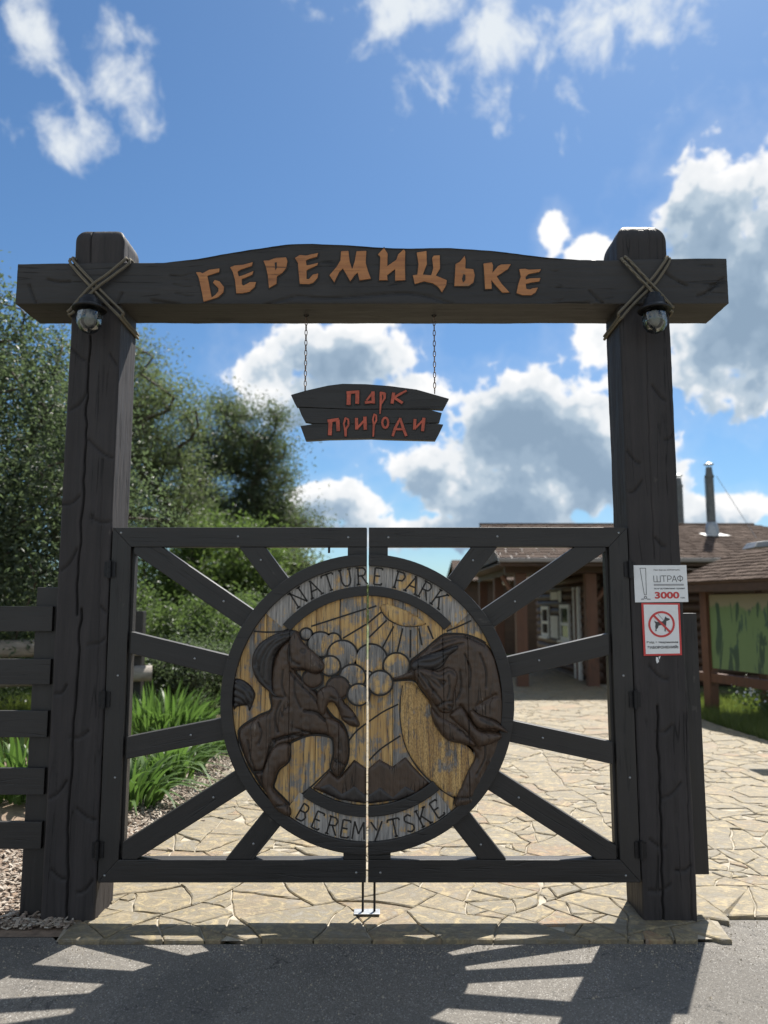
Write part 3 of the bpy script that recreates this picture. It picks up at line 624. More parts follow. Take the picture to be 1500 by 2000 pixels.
# horse
seam = []; SM = [G(566, 1373)[0], G(663, 1373)[0]]; SB = [G(s_, 1373)[0] for s_ in (816, 865, 914)]
gA = lambda pts, w_=.006, d_=.008: (smooth_poly([ZA(*p) for p in pts], 4, False), w_, d_)
HORSE = [(430, 740), (450, 520), (520, 350), (620, 300), (700, 420), (640, 560), (700, 640), (800, 730), (860, 800), (900, 880), (960, 960), (1040, 1020), (1080, 1130), (1085, 1290), (1050, 1390), (1000, 1455), (945, 1385), (968, 1270), (960, 1150), (900, 1112), (770, 1105), (640, 1150), (590, 1190), (585, 1320), (500, 1400), (465, 1490), (455, 1560), (540, 1650), (605, 1730), (590, 1790), (520, 1760), (450, 1690), (350, 1530), (300, 1440), (215, 1300), (165, 1120), (190, 1040), (330, 950), (440, 890)]
hb = relief('carved_horse', pz(ZA, HORSE), YD, .024, .040, M['horse'], leafL,
            seam + [gA(p, .0042, .011) for p in ([(600, 575), (700, 690), (800, 790), (850, 860)], [(720, 900), (830, 925), (900, 985), (1000, 1015)], [(450, 1150), (560, 1118), (680, 1085), (740, 1080)], [(240, 1150), (262, 1280), (300, 1400)], [(440, 1170), (402, 1300), (372, 1400), (292, 1425)], [(380, 1440), (430, 1560), (520, 1650)], [(500, 1735), (585, 1742)], [(640, 620), (640, 760), (690, 880)], [(520, 820), (470, 960), (500, 1080)], [(330, 1000), (360, 1090), (330, 1180)], [(540, 560), (530, 680), (560, 780)])] + [gA([(650, 1050), (760, 1085), (900, 1100)]), gA([(460, 1150), (560, 1120), (700, 1110)], .008, .012), gA([(470, 1160), (420, 1280), (380, 1400), (300, 1420)], .008, .012), gA([(600, 1180), (520, 1180), (440, 1260), (400, 1380)], .006, .007), gA([(370, 1400), (360, 1500), (440, 1620)], .006, .008),
                    gA([(200, 1080), (260, 1160), (240, 1300)], .02, .006), gA([(720, 900), (820, 910), (900, 980), (1000, 1010)], .008, .006), gA([(480, 1700), (560, 1690)], .004, .006), gA([(960, 1300), (1040, 1340)], .004, .005), gA([(450, 780), (540, 790)], .006, .006), gA([(600, 580), (560, 720), (580, 860)], .015, .005)], seams=SM, step=.0062, rough=.0014)
relief('horse_head', pz(ZA, [(610, 260), (660, 225), (690, 290), (740, 350), (820, 420), (880, 490), (888, 540), (850, 582), (800, 590), (720, 560), (640, 560), (590, 520), (575, 400)]), YD - .026, .024, .045, M['horse'], hb,
       seam + [gA([(690, 390), (710, 378), (735, 392), (715, 408), (690, 395)], .004, .006), gA([(855, 515), (868, 525)], .005, .008), gA([(610, 545), (700, 545), (800, 575), (850, 570)], .005, .007), gA([(770, 430), (850, 500)], .01, .004), gA([(590, 350), (610, 460), (680, 510)], .008, .006)], h0=.006, seams=SM, step=.0062, rough=.0012)
mg = [gA(p, .0045, .008) for p in ([(600, 250), (480, 300), (380, 420), (340, 560)], [(560, 290), (450, 360), (390, 480), (380, 620)], [(540, 260), (420, 300), (330, 420), (305, 520)], [(480, 380), (430, 500), (430, 700)], [(330, 480), (350, 600), (420, 690)], [(620, 240), (660, 290)])]
relief('mane', pz(ZA, [(660, 225), (670, 280), (600, 300), (520, 360), (460, 460), (445, 620), (460, 740), (530, 790), (450, 770), (415, 735), (335, 660), (284, 560), (282, 440), (340, 335), (450, 262), (560, 222)]), YD - .018, .022, .03, M['mane'], hb, mg + seam, h0=.006, seams=SM, step=.007)
relief('tail', pz(ZA, [(120, 640), (190, 640), (262, 690), (300, 760), (285, 830), (250, 905), (230, 860), (150, 870), (118, 890), (112, 760)]), YD, .022, .04, M['mane'], hb, [gA(p, .005, .008) for p in ([(130, 670), (220, 710), (270, 800)], [(120, 720), (200, 760), (250, 850)], [(120, 780), (190, 810), (230, 860)], [(120, 830), (170, 845)], [(160, 650), (260, 720)])], step=.007)
relief('foreleg', pz(ZA, [(830, 745), (900, 690), (960, 685), (1005, 735), (1060, 830), (1130, 900), (1190, 1020), (1120, 1030), (1040, 975), (1010, 900), (965, 830), (920, 840), (890, 930), (840, 900)]), YD - .022, .022, .035, M['horse'], hb, seam + [gA([(1050, 950), (1120, 960), (1150, 940)], .005, .008), gA([(940, 780), (990, 800)], .006, .005)], h0=.006, seams=SM, step=.0062, rough=.0012)
relief('foreleg', pz(ZA, [(900, 960), (1000, 985), (1060, 1060), (1085, 1150), (1085, 1290), (1050, 1390), (1002, 1455), (948, 1385), (972, 1270), (966, 1150), (920, 1090)]), YD - .020, .020, .035, M['horse'], hb, seam + [gA([(960, 1300), (1050, 1350)], .005, .006)], h0=.004, seams=SM, step=.0062, rough=.0012)
relief('hind_leg', pz(ZA, [(590, 1180), (585, 1320), (500, 1400), (465, 1490), (455, 1560), (540, 1650), (605, 1730), (590, 1790), (480, 1730), (400, 1600), (365, 1480), (400, 1330), (470, 1200)]), YD - .020, .022, .035, M['horse'], hb, seam + [gA([(480, 1700), (570, 1690)], .005, .008)], h0=.004, seams=SM, step=.0062, rough=.0012)
figure_outline(pz(ZA, HORSE), .009, hb)
# bison
gB = lambda pts, w_=.006, d_=.008: (smooth_poly([ZB(*p) for p in pts], 4, False), w_, d_)
bseam = []
BISON = [(375, 492), (500, 390), (640, 272), (720, 255), (860, 266), (1010, 332), (1075, 420), (1120, 560), (1152, 750), (1160, 900), (1150, 1060), (1125, 1200), (1070, 1350), (985, 1500), (925, 1600), (905, 1690), (780, 1725), (755, 1655), (865, 1400), (922, 1300), (900, 1225), (830, 1180), (690, 1150), (620, 1080), (555, 960), (545, 845), (480, 735), (400, 642), (215, 645), (228, 612), (330, 575), (380, 540)]
bb = relief('carved_bison', pz(ZB, BISON), YD, .032, .060, M['horse'], leafR,
            bseam + [gB(p, .0042, .012) for p in ([(650, 300), (760, 275), (880, 290), (1000, 350)], [(790, 560), (800, 700), (765, 800)], [(830, 420), (880, 560), (870, 700)], [(960, 420), (1010, 560), (1010, 700)], [(900, 890), (960, 945), (1090, 985), (1150, 1050)], [(930, 1290), (850, 1420), (800, 1560)], [(1000, 1180), (1000, 1300), (930, 1440)], [(560, 380), (660, 330), (760, 300)], [(600, 420), (700, 360), (820, 330)], [(430, 500), (520, 440), (640, 390)])] + [gB([(940, 860), (1000, 820), (1090, 770)], .012, .014), gB([(800, 860), (880, 980), (960, 1060), (1130, 1085)], .010, .014), gB([(760, 1640), (900, 1630)], .006, .007), gB([(900, 1200), (960, 1240), (930, 1350)], .01, .006), gB([(1060, 1130), (1040, 1300), (960, 1460)], .012, .006)], seams=SB, step=.0062, rough=.0014)
relief('bison_head', pz(ZB, [(400, 560), (470, 530), (600, 560), (690, 525), (752, 560), (772, 630), (742, 750), (735, 860), (700, 912), (625, 908), (585, 855), (500, 755), (430, 665)]), YD - .032, .030, .042, M['horse'], bb,
       [gB(p, .0038, .010) for p in ([(640, 640), (665, 650), (650, 672), (628, 662), (640, 640)], [(560, 570), (620, 600), (700, 560), (745, 590)], [(690, 600), (700, 700), (680, 790)], [(560, 720), (620, 790), (640, 830)], [(455, 575), (520, 640), (560, 730)], [(650, 880), (700, 885)])] + [gB([(600, 855), (660, 818), (732, 812)], .006, .008), gB([(690, 850), (712, 862)], .007, .010), gB([(470, 600), (540, 690), (590, 740)], .004, .006), gB([(500, 590), (570, 660), (620, 700)], .004, .006), gB([(440, 600), (500, 700)], .004, .006), gB([(610, 640), (640, 680)], .006, .006), gB([(540, 600), (620, 640)], .004, .005)], h0=.006, seams=SB, step=.0062, rough=.0012)
relief('bison_mane', pz(ZB, [(380, 500), (470, 440), (600, 400), (760, 350), (770, 380), (700, 440), (640, 530), (560, 560), (450, 565), (395, 560)]), YD - .030, .020, .03, M['mane'], bb, [gB(p, .005, .008) for p in ([(440, 530), (560, 540), (640, 490), (740, 380)], [(450, 490), (570, 480), (680, 420)], [(420, 470), (520, 440), (640, 420)])], h0=.006, seams=SB, step=.007)
relief('foreleg', pz(ZB, [(550, 870), (620, 930), (760, 1010), (850, 1085), (935, 1195), (820, 1180), (690, 1150), (620, 1080), (560, 975)]), YD - .020, .026, .035, M['horse'], bb, [gB([(770, 1050), (830, 1060), (850, 1110)], .005, .007)], h0=.004, seams=SB, step=.0062, rough=.0012)
relief('foreleg', pz(ZB, [(700, 930), (800, 862), (880, 975), (960, 1060), (1130, 1085), (1115, 1150), (960, 1200), (930, 1180), (850, 1080), (760, 1000)]), YD - .030, .026, .035, M['horse'], bb, h0=.004, seams=SB, step=.0062, rough=.0012)
relief('foreleg', pz(ZB, [(880, 885), (960, 935), (1090, 985), (1192, 1078), (1080, 1050), (950, 1040), (885, 960)]), YD - .040, .022, .030, M['horse'], bb, [gB([(960, 960), (1060, 1010)], .006, .004)], h0=.004, seams=SB, step=.0062, rough=.0012)

figure_outline(pz(ZB, BISON), .008, bb)
# ------------------------------------------------------------------ lashings
def rope_mat():
    m, nt, b = new_mat('old jute rope'); co = objco(nt)
    wv = nd(nt, 'ShaderNodeTexWave', {'Vector': co, 'Scale': 60.0, 'Distortion': 1.5}, bands_direction='DIAGONAL').outputs['Fac']
    nt.links.new(mixc(nt, wv, (.09, .078, .058), (.23, .20, .15)), b.inputs['Base Color']); b.inputs['Roughness'].default_value = .9
    bump(nt, b, wv, .6, .004); return m
M['rope'] = rope_mat()
def lashing(label, runs, side):
    t = thing('rope_lashing', label, 'rope', at(*runs[0][0], YF - .03), 'rope lashings on the gateway')
    for r in runs:
        for off in (-4.6, 4.6):
            a, b = r[0], r[-1]; l = math.hypot(b[0] - a[0], b[1] - a[1]); nx, ny = -(b[1] - a[1]) / l * off, (b[0] - a[0]) / l * off
            pts = [at(p[0] + nx + rnd.uniform(-1, 1), p[1] + ny + rnd.uniform(-1, 1), YF - .030 - .004 * (off > 0) - .012 * (r is runs[1]) * math.sin(math.pi * min(1, i / max(1, len(r) - 1)))) for i, p in enumerate(r)]
            top = pts[0].copy(); top.y = YF + .02; top.z = 3.60; pre = [Vector((top.x, YF + .29, 3.60)), top]
            end = pts[-1].copy()
            sx = (-1.49 if side < 0 else 1.335) if r[-1][0] > r[0][0] and side < 0 or (r[-1][0] < r[0][0] and side > 0) else (-1.79 if side < 0 else 1.64)
            post = [Vector((sx, YF + .01, end.z - .008)), Vector((sx, YF + .29, end.z - .015))]
            MB().tube([Vector(q) for q in smooth_poly([tuple(p) for p in pre + pts + post], 4, False)], .0085, 7).build('strand', M['rope'], t, smooth=True)
    return t
lashing('crossed rope lashing on the left post, wound over the beam', [[(141, 512), (180, 556), (212, 590), (237, 614)], [(247, 512), (214, 538), (182, 562), (142, 606)]], -1)
lashing('crossed rope lashing on the right post, wound over the beam', [[(1305, 508), (1280, 545), (1262, 562), (1228, 598), (1212, 616)], [(1220, 506), (1248, 536), (1275, 564), (1306, 600)]], 1)

# ------------------------------------------------------------------ lamps
def glass_mat():
    m, nt, b = new_mat('thin clear lamp glass'); lw = nd(nt, 'ShaderNodeLayerWeight', {'Blend': .32}).outputs['Fresnel']
    tr = nd(nt, 'ShaderNodeBsdfTransparent', {'Color': (.72, .74, .74, 1)}); gl = nd(nt, 'ShaderNodeBsdfGlossy', {'Color': (.9, .92, .95, 1), 'Roughness': .04})
    mx = nd(nt, 'ShaderNodeMixShader', {0: mth(nt, 'MULTIPLY_ADD', lw, .5, .04), 1: tr.outputs[0], 2: gl.outputs[0]})
    nt.links.new(mx.outputs[0], nt.nodes['Material Output'].inputs['Surface']); return m
M['glass'] = glass_mat()
M['bulb'] = plain('white frosted bulb', (.50, .48, .45), .35, 0, .05)
def lamp(px, ytop, ybrim, ybot, hw, label):
    c = at(px, ybrim, 4.07); k = hw * 4.2 / FPX / 1.0
    t = thing('gate_lamp', label, 'lamp', c, 'lamps on the gateway posts')
    hz = at(px, ytop, 4.07).z - c.z
    MB().lathe(c, [(0, hz), (k * .25, hz), (k * .42, hz - .008), (k * .45, hz * .72), (k * .62, hz * .62), (k * .66, hz * .30), (k * .80, .018), (k, .004), (k * .99, -.004), (k * .70, .004), (.001, .010)], 28).build('cap', M['iron'], t, smooth=True)
    zb = at(px, ybot, 4.07).z - c.z; rg = k * .76
    prof = [(rg * .86, .0), (rg * .98, zb * .22), (rg, zb * .42), (rg * .92, zb * .66), (rg * .68, zb * .87), (rg * .35, zb * .97), (.001, zb)]
    inner = [(r * .96, z * .96 - .0005) for r, z in prof[::-1]]
    MB().lathe(c, prof + inner, 28).build('globe', M['glass'], t, smooth=True)
    MB().lathe(c, [(.001, .0), (.016, -.002), (.017, zb * .2), (.028, zb * .38), (.026, zb * .55), (.012, zb * .68), (.001, zb * .70)], 16).build('bulb', M['bulb'], t, smooth=True)
    MB().tube([(c.x, c.y, c.z + hz * .7), (c.x, 4.13, c.z + hz * 1.0), (c.x, 4.186, c.z + hz * .9)], .012, 8).build('bracket', M['iron'], t, smooth=True)
lamp(175, 577, 604, 651, 33, 'glass globe lamp with black cap on the left gatepost')
lamp(1278, 572, 606, 651, 32, 'glass globe lamp with black cap on the right gatepost')

# ------------------------------------------------------------------ hanging sign
YS = 4.36
Z6 = lambda x, y: G(550 + x / 4.286, 740 + y / 4.286, YS)
hs = thing('hanging_sign', 'small black plank sign with red letters hanging on two chains under the beam', 'sign', at(720, 860, YS))
PL = [[(80, 140), (200, 105), (390, 62), (510, 47), (700, 50), (900, 65), (1130, 95), (1400, 172), (1350, 265), (1230, 256), (900, 258), (600, 260), (130, 240), (110, 205)],
      [(145, 247), (600, 264), (900, 262), (1230, 262), (1340, 292), (1320, 370), (1280, 374), (700, 384), (275, 380), (200, 365), (165, 300)],
      [(160, 400), (275, 384), (700, 388), (1280, 380), (1352, 388), (1318, 460), (1285, 522), (900, 512), (750, 505), (400, 512), (205, 524)]]
pls = []
for i, p in enumerate(PL): pls.append(MB().prism([Z6(*q) for q in p], YS - .018 - .0015 * i, YS + .018).build('plank', M['black_x'], hs, bev=.003))
k6 = lambda w_: w_ / 4.286 * 4.4 / FPX
SL = [(0, [([(565, 130), (562, 228)], 34), ([(545, 126), (652, 118)], 24), ([(636, 118), (634, 218)], 32)]),
      (0, [([(765, 116), (768, 216)], 28), ([(764, 122), (712, 192)], 17), ([(698, 208), (778, 202)], 22)]),
      (0, [([(832, 122), (830, 210), (824, 300)], [22, 18, 10]), ([(830, 128), (862, 134), (862, 172), (838, 214)], [22, 24, 18, 10])]),
      (0, [([(938, 125), (924, 216)], 26), ([(930, 172), (985, 140), (1042, 110)], [16, 20, 14]), ([(940, 166), (1012, 212)], 22)]),
      (2, [([(412, 360), (406, 480)], 32), ([(388, 362), (482, 348)], 26), ([(472, 352), (477, 446)], 30)]),
      (2, [([(536, 338), (522, 385), (534, 436), (562, 396), (560, 348), (534, 338)], 15), ([(536, 426), (538, 490)], [24, 18])]),
      (2, [([(628, 336), (630, 432)], 26), ([(632, 424), (700, 350)], 18), ([(698, 326), (702, 434)], 28)]),
      (2, [([(776, 306), (764, 350), (772, 396), (794, 356), (792, 316), (774, 306)], 14), ([(772, 396), (767, 492)], [20, 12])]),
      (2, [([(868 + 25 * math.cos(R(t)), 376 + 42 * math.sin(R(t))) for t in range(0, 361, 30)], 18)]),
      (2, [([(992, 340), (948, 425), (930, 484)], [18, 22, 20]), ([(992, 340), (1018, 425), (1042, 484)], [18, 24, 20]), ([(938, 430), (1032, 430)], 18)]),
      (2, [([(1116, 345), (1110, 432)], 24), ([(1112, 428), (1186, 350)], 16), ([(1190, 336), (1178, 446)], 26)])]
for pi_, sts in SL:
    mb, mb2 = MB(), MB()
    for j, (pts, w_) in enumerate(sts):
        for i in range(len(pts) - 1):
            ws = [w_[i], w_[i + 1]] if isinstance(w_, list) else [w_, w_]
            seg = [Z6(*pts[i]), Z6(*pts[i + 1])]
            dx, dz = seg[1][0] - seg[0][0], seg[1][1] - seg[0][1]; l = math.hypot(dx, dz); e = .002 if len(pts) > 2 else 0
            seg = [(seg[0][0] - dx / l * e, seg[0][1] - dz / l * e), (seg[1][0] + dx / l * e, seg[1][1] + dz / l * e)]
            mb.prism(stroke(seg, [k6(a) for a in ws]), YS - .0262 - .0004 * ((i + j * 3) % 7), YS - .012)
            mb2.prism(stroke([(seg[0][0] - dx / l * .005, seg[0][1] - dz / l * .005), (seg[1][0] + dx / l * .005, seg[1][1] + dz / l * .005)], [k6(a) + .012 for a in ws]), YS - .0216 - .0003 * ((i + j * 3) % 7), YS - .012)
    o = mb.build('letter', M['red'], pls[pi_]); mb2.build('letter_edge', M['carve'], o)
def chain(px0, py0, px1, py1):
    a = at(px0, py0, YS); b = at(px1, py1, YS); a.z = 3.327; n = 15; mb = MB(); d = (b - a) / n
    for i in range(n):
        c = a + d * (i + .5); R0, r0 = d.length * .60, .0026; hw = .0068
        for s in range(1):
            pts = []
            for t in range(0, 361, 30):
                x, z = hw * math.cos(R(t)), R0 * math.sin(R(t))
                pts.append(c + (Vector((x, 0, z)) if i % 2 else Vector((x * .25, x, z))))
            mb.tube(pts, r0, 5, False)
    mb.build('chain', M['rust'], hs, smooth=True)
    hk = MB(); pts = [a + Vector((.014 * math.cos(R(t)), 0, .004 + .014 * math.sin(R(t)))) for t in range(0, 361, 30)]
    hk.tube(pts, .0035, 6, False); hk.build('eye_hook', M['iron'], hs, smooth=True)
chain(598, 640, 596, 764); chain(848, 638, 849, 768)

# ------------------------------------------------------------------ printed plates on the right post
def quad_map(c):
    def f(u, v):                          # u, v in 0..1 from the top left
        x = (c[0][0] * (1 - u) + c[1][0] * u) * (1 - v) + (c[3][0] * (1 - u) + c[2][0] * u) * v
        y = (c[0][1] * (1 - u) + c[1][1] * u) * (1 - v) + (c[3][1] * (1 - u) + c[2][1] * u) * v
        return G(x, y)
    return f
def flat(name, f, pts, y, mat, parent):
    return MB().prism([f(*p) for p in pts], y, y + .0006).build(name, mat, parent)
def text(name, body, f, box, y, mat, parent, bold=0.0):
    cu = bpy.data.curves.new('t', 'FONT'); cu.body = body; cu.size = 1; cu.offset = bold
    o = bpy.data.objects.new('t', cu); col.objects.link(o); dg = bpy.context.evaluated_depsgraph_get()
    me = bpy.data.meshes.new_from_object(o.evaluated_get(dg)); bpy.data.objects.remove(o)
    n = len(me.vertices); V = np.zeros(n * 3, np.float32); me.vertices.foreach_get('co', V); V = V.reshape(-1, 3)
    lo, hi = V.min(0), V.max(0); u0, v0, u1, v1 = box
    for i in range(n):
        u = u0 + (V[i, 0] - lo[0]) / (hi[0] - lo[0]) * (u1 - u0); v = v1 - (V[i, 1] - lo[1]) / (hi[1] - lo[1]) * (v1 - v0)
        x, z = f(u, v); me.vertices[i].co = (x, y, z)
    me.materials.clear(); return link(name, me, mat, parent)
M['plate'] = plain('white plastic plate', (.78, .79, .80), .35, 0, .04)
M['ink'] = plain('dark grey print', (.06, .06, .065), .5, 0, .05)
M['ink_grey'] = plain('mid grey print', (.35, .35, .36), .5, 0, .05)
M['ink_red'] = plain('red print', (.58, .05, .05), .4, 0, .05)
Y1 = YF - .0045
fs = thing('fine_notice', 'white landscape plate with an exclamation mark and red number on right post', 'notice', at(1290, 1176, Y1))
f1 = quad_map([(1236.8, 1104), (1340, 1104), (1344, 1175.7), (1240, 1176.5)])
T1 = lambda x, y: ((x - 120) / 1040, (y - 92) / 718)
bx = lambda a, b, c, d: (*T1(a, b), *T1(c, d))
MB().prism([f1(0, 0), f1(1, 0), f1(1, 1), f1(0, 1)], Y1, Y1 + .003).build('plate', M['plate'], fs, bev=.0008)
yt = Y1 - .0012
def outline(pts, w_, f, T, y, mat, parent, name='mark', closed=True):
    mb = MB(); q = [f(*T(*p)) for p in pts]
    for i in range(len(q) if closed else len(q) - 1): mb.prism(stroke([q[i], q[(i + 1) % len(q)]], w_), y - .0001 * (i % 3), y + .0006)
    mb.build(name, mat, parent)
outline([(243, 150), (355, 150), (345, 665), (305, 665)], .0026, f1, T1, yt, M['ink'], fs)
outline([(325 + 24 * math.cos(R(t)), 718 + 24 * math.sin(R(t))) for t in range(0, 360, 30)], .0030, f1, T1, yt, M['ink'], fs)
flat('mark', f1, [T1(*p) for p in ((238, 742), (290, 732), (300, 760), (240, 764))], yt, M['ink_grey'], fs); flat('mark', f1, [T1(*p) for p in ((355, 735), (425, 742), (420, 764), (350, 760))], yt, M['ink_grey'], fs)
text('lettering', 'Парк природи «БЕРЕМИЦЬКЕ»', f1, bx(510, 170, 1030, 202), yt, M['ink'], fs, .008)
mbt = MB()
for stp in ([(505, 295), (505, 415), (632, 415), (632, 295)], [(568, 295), (568, 415)], [(650, 298), (752, 298)], [(701, 298), (701, 417)], [(775, 417), (775, 298), (820, 298), (846, 312), (850, 335), (838, 358), (815, 366), (775, 366)],
            [(862, 417), (908, 294), (954, 417)], [(878, 376), (938, 376)], [(1022, 285), (1022, 417)], [(1022 + 52 * math.cos(R(t)), 348 + 44 * math.sin(R(t))) for t in range(0, 361, 24)]):
    for i in range(len(stp) - 1): mbt.prism(stroke([f1(*T1(*stp[i])), f1(*T1(*stp[i + 1]))], .0030), yt - .00012 * (i % 3), yt + .0006)
mbt.build('lettering', M['ink'], fs)
flat('mark', f1, [T1(*p) for p in ((500, 456), (1085, 456), (1087, 490), (500, 490))], yt, M['ink_grey'], fs)
text('lettering', 'за недотримання правил', f1, bx(500, 532, 1102, 568), yt, M['ink'], fs, .01)
text('lettering', '3000', f1, bx(508, 610, 988, 742), yt, M['ink_red'], fs, .035)
text('lettering', 'грн.', f1, bx(1010, 712, 1100, 748), yt, M['ink'], fs, .01)
Y2 = YF - .0052
ds = thing('dog_notice', 'red framed white plate with a crossed-out dog on right post', 'notice', at(1292, 1280, Y2))
f2 = quad_map([(1252, 1177.5), (1327, 1178), (1331.5, 1279.5), (1256.8, 1281)])
T2 = lambda x, y: ((x - 270 - (y - 820) * .045) / 750, (y - 820) / 1040)
MB().prism([f2(0, 0), f2(1, 0), f2(1, 1), f2(0, 1)], Y2, Y2 + .003).build('plate', M['ink_red'], ds, bev=.0008)
flat('panel', f2, [(.055, .032), (.945, .032), (.945, .965), (.055, .965)], Y2 - .0010, M['plate'], ds)
yt = Y2 - .0022
outline([(662 + 240 * math.cos(R(t)), 1240 + 240 * math.sin(R(t))) for t in range(0, 360, 10)], .0112, f2, T2, yt, M['ink_red'], ds, 'ring')
dog = [(520, 1165), (548, 1188), (600, 1196), (690, 1180), (714, 1150), (735, 1085), (762, 1112), (818, 1130), (820, 1152), (780, 1170), (755, 1176), (752, 1240), (745, 1300), (740, 1366), (757, 1380), (720, 1380), (724, 1290), (700, 1258), (640, 1256), (604, 1268), (592, 1310), (562, 1340), (566, 1375), (540, 1375), (546, 1330), (538, 1290), (545, 1230), (524, 1190)]
flat('dog', f2, [T2(*p) for p in dog], yt - .0004, M['ink'], ds)
outline([(592, 1040), (705, 1166)], .0016, f2, T2, yt - .0004, M['ink'], ds, 'leash', False)
outline([(500, 1062), (826, 1392)], .0115, f2, T2, yt - .0014, M['ink_red'], ds, 'bar', False)
text('lettering', 'Вхід з тваринами', f2, (*T2(372, 1572), *T2(985, 1625)), yt, M['ink'], ds, .02)
text('lettering', 'ЗАБОРОНЕНИЙ!', f2, (*T2(385, 1655), *T2(990, 1722)), yt, M['ink'], ds, .035)

for pl_ in ([(1281, 1283), (1285, 1284), (1287, 1292), (1283, 1296), (1281, 1290)], [(1286, 1283), (1290, 1281), (1288, 1288)]): MB().prism([G(*p) for p in pl_], YF - .0022, YF + .012).build('torn_tape', M['plate'], ds)
# ------------------------------------------------------------------ board beside the right post, slat fence left
fb = thing('fence_board', 'upright black board fixed beside the right gatepost', 'board', (1.69, 4.34, .2))
MB().box(1.632, 1.735, 4.30, 4.39, .200, 1.582).build('board', M['black_z'], fb, bev=.004)
MB().box(1.640, 1.652, 4.305, 4.315, 1.582, 1.622).build('peg', M['plate'], fb, bev=.002)
sf = thing('slat_fence', 'black fence of wide horizontal slats left of the gate', 'fence', (-2.9, 4.32, 0))
for z0, z1, xr in ((1233, 1184, 104), (1337, 1287, 100), (1440, 1388, 94), (1552, 1500, 88), (1658, 1605, 82)):
    a, b = at(50, z0, 4.255).z, at(50, z1, 4.255).z; x = at(xr, (z0 + z1) / 2, 4.255).x
    MB().box(-4.4, x + rnd.uniform(-.004, .004), 4.25, 4.278, a, b).build('slat', M['black_x'], sf, bev=.003)
MB().box(-1.925, -1.795, 4.2805, 4.40, -.1, at(90, 1147, 4.28).z).build('post', M['black_z'], sf, bev=.006)
MB().box(-4.1, -3.97, 4.2805, 4.40, -.1, at(90, 1147, 4.28).z).build('post', M['black_z'], sf, bev=.006)
# ------------------------------------------------------------------ ground, asphalt, paving
def ground_mat():
    m, nt, b = new_mat('grass and soil'); co = objco(nt); n = noiz(nt, co, .8, 6, .6); n2 = noiz(nt, co, 14, 6, .7)
    c = mixc(nt, mrange(nt, n2, .35, .65), (.035, .055, .014), (.085, .125, .03)); c = mixc(nt, mrange(nt, n, .45, .65), c, (.15, .135, .07))
    nt.links.new(c, b.inputs['Base Color']); b.inputs['Roughness'].default_value = .95; bump(nt, b, n2, .8, .05); return m
def asphalt_mat():
    m, nt, b = new_mat('old grey asphalt'); co = objco(nt)
    v = nd(nt, 'ShaderNodeTexVoronoi', {'Vector': co, 'Scale': 210.0}); sp_ = v.outputs['Color']; n = noiz(nt, co, 3.0, 6, .65); f = noiz(nt, co, 420, 3, .7)
    c = mixc(nt, mrange(nt, nd(nt, 'ShaderNodeSeparateColor', {0: sp_}).outputs[0], .0, 1.0), (.108, .098, .087), (.245, .225, .198))
    c = mixc(nt, mrange(nt, nd(nt, 'ShaderNodeSeparateColor', {0: sp_}).outputs[1], .93, .95), c, (.45, .43, .40))
    c = mixc(nt, mrange(nt, n, .35, .7, 0, .5), c, (.19, .175, .152)); c = mixc(nt, mrange(nt, noiz(nt, co, .9, 5, .6, .8), .52, .60, 0, .30), c, (.07, .066, .062)); c = mixc(nt, mrange(nt, f, .3, .6, .5, 0), c, (.03, .03, .03))
    ck = mth(nt, 'ABSOLUTE', mth(nt, 'SUBTRACT', noiz(nt, co, 1.6, 6, .55, 1.5), .5)); c = mixc(nt, mrange(nt, ck, 0, .004, .75, 0), c, (.02, .02, .02))
    nt.links.new(c, b.inputs['Base Color']); b.inputs['Roughness'].default_value = .85
    bump(nt, b, mth(nt, 'MULTIPLY_ADD', v.outputs['Distance'], -.8, mth(nt, 'MULTIPLY', f, .4)), .7, .005); return m
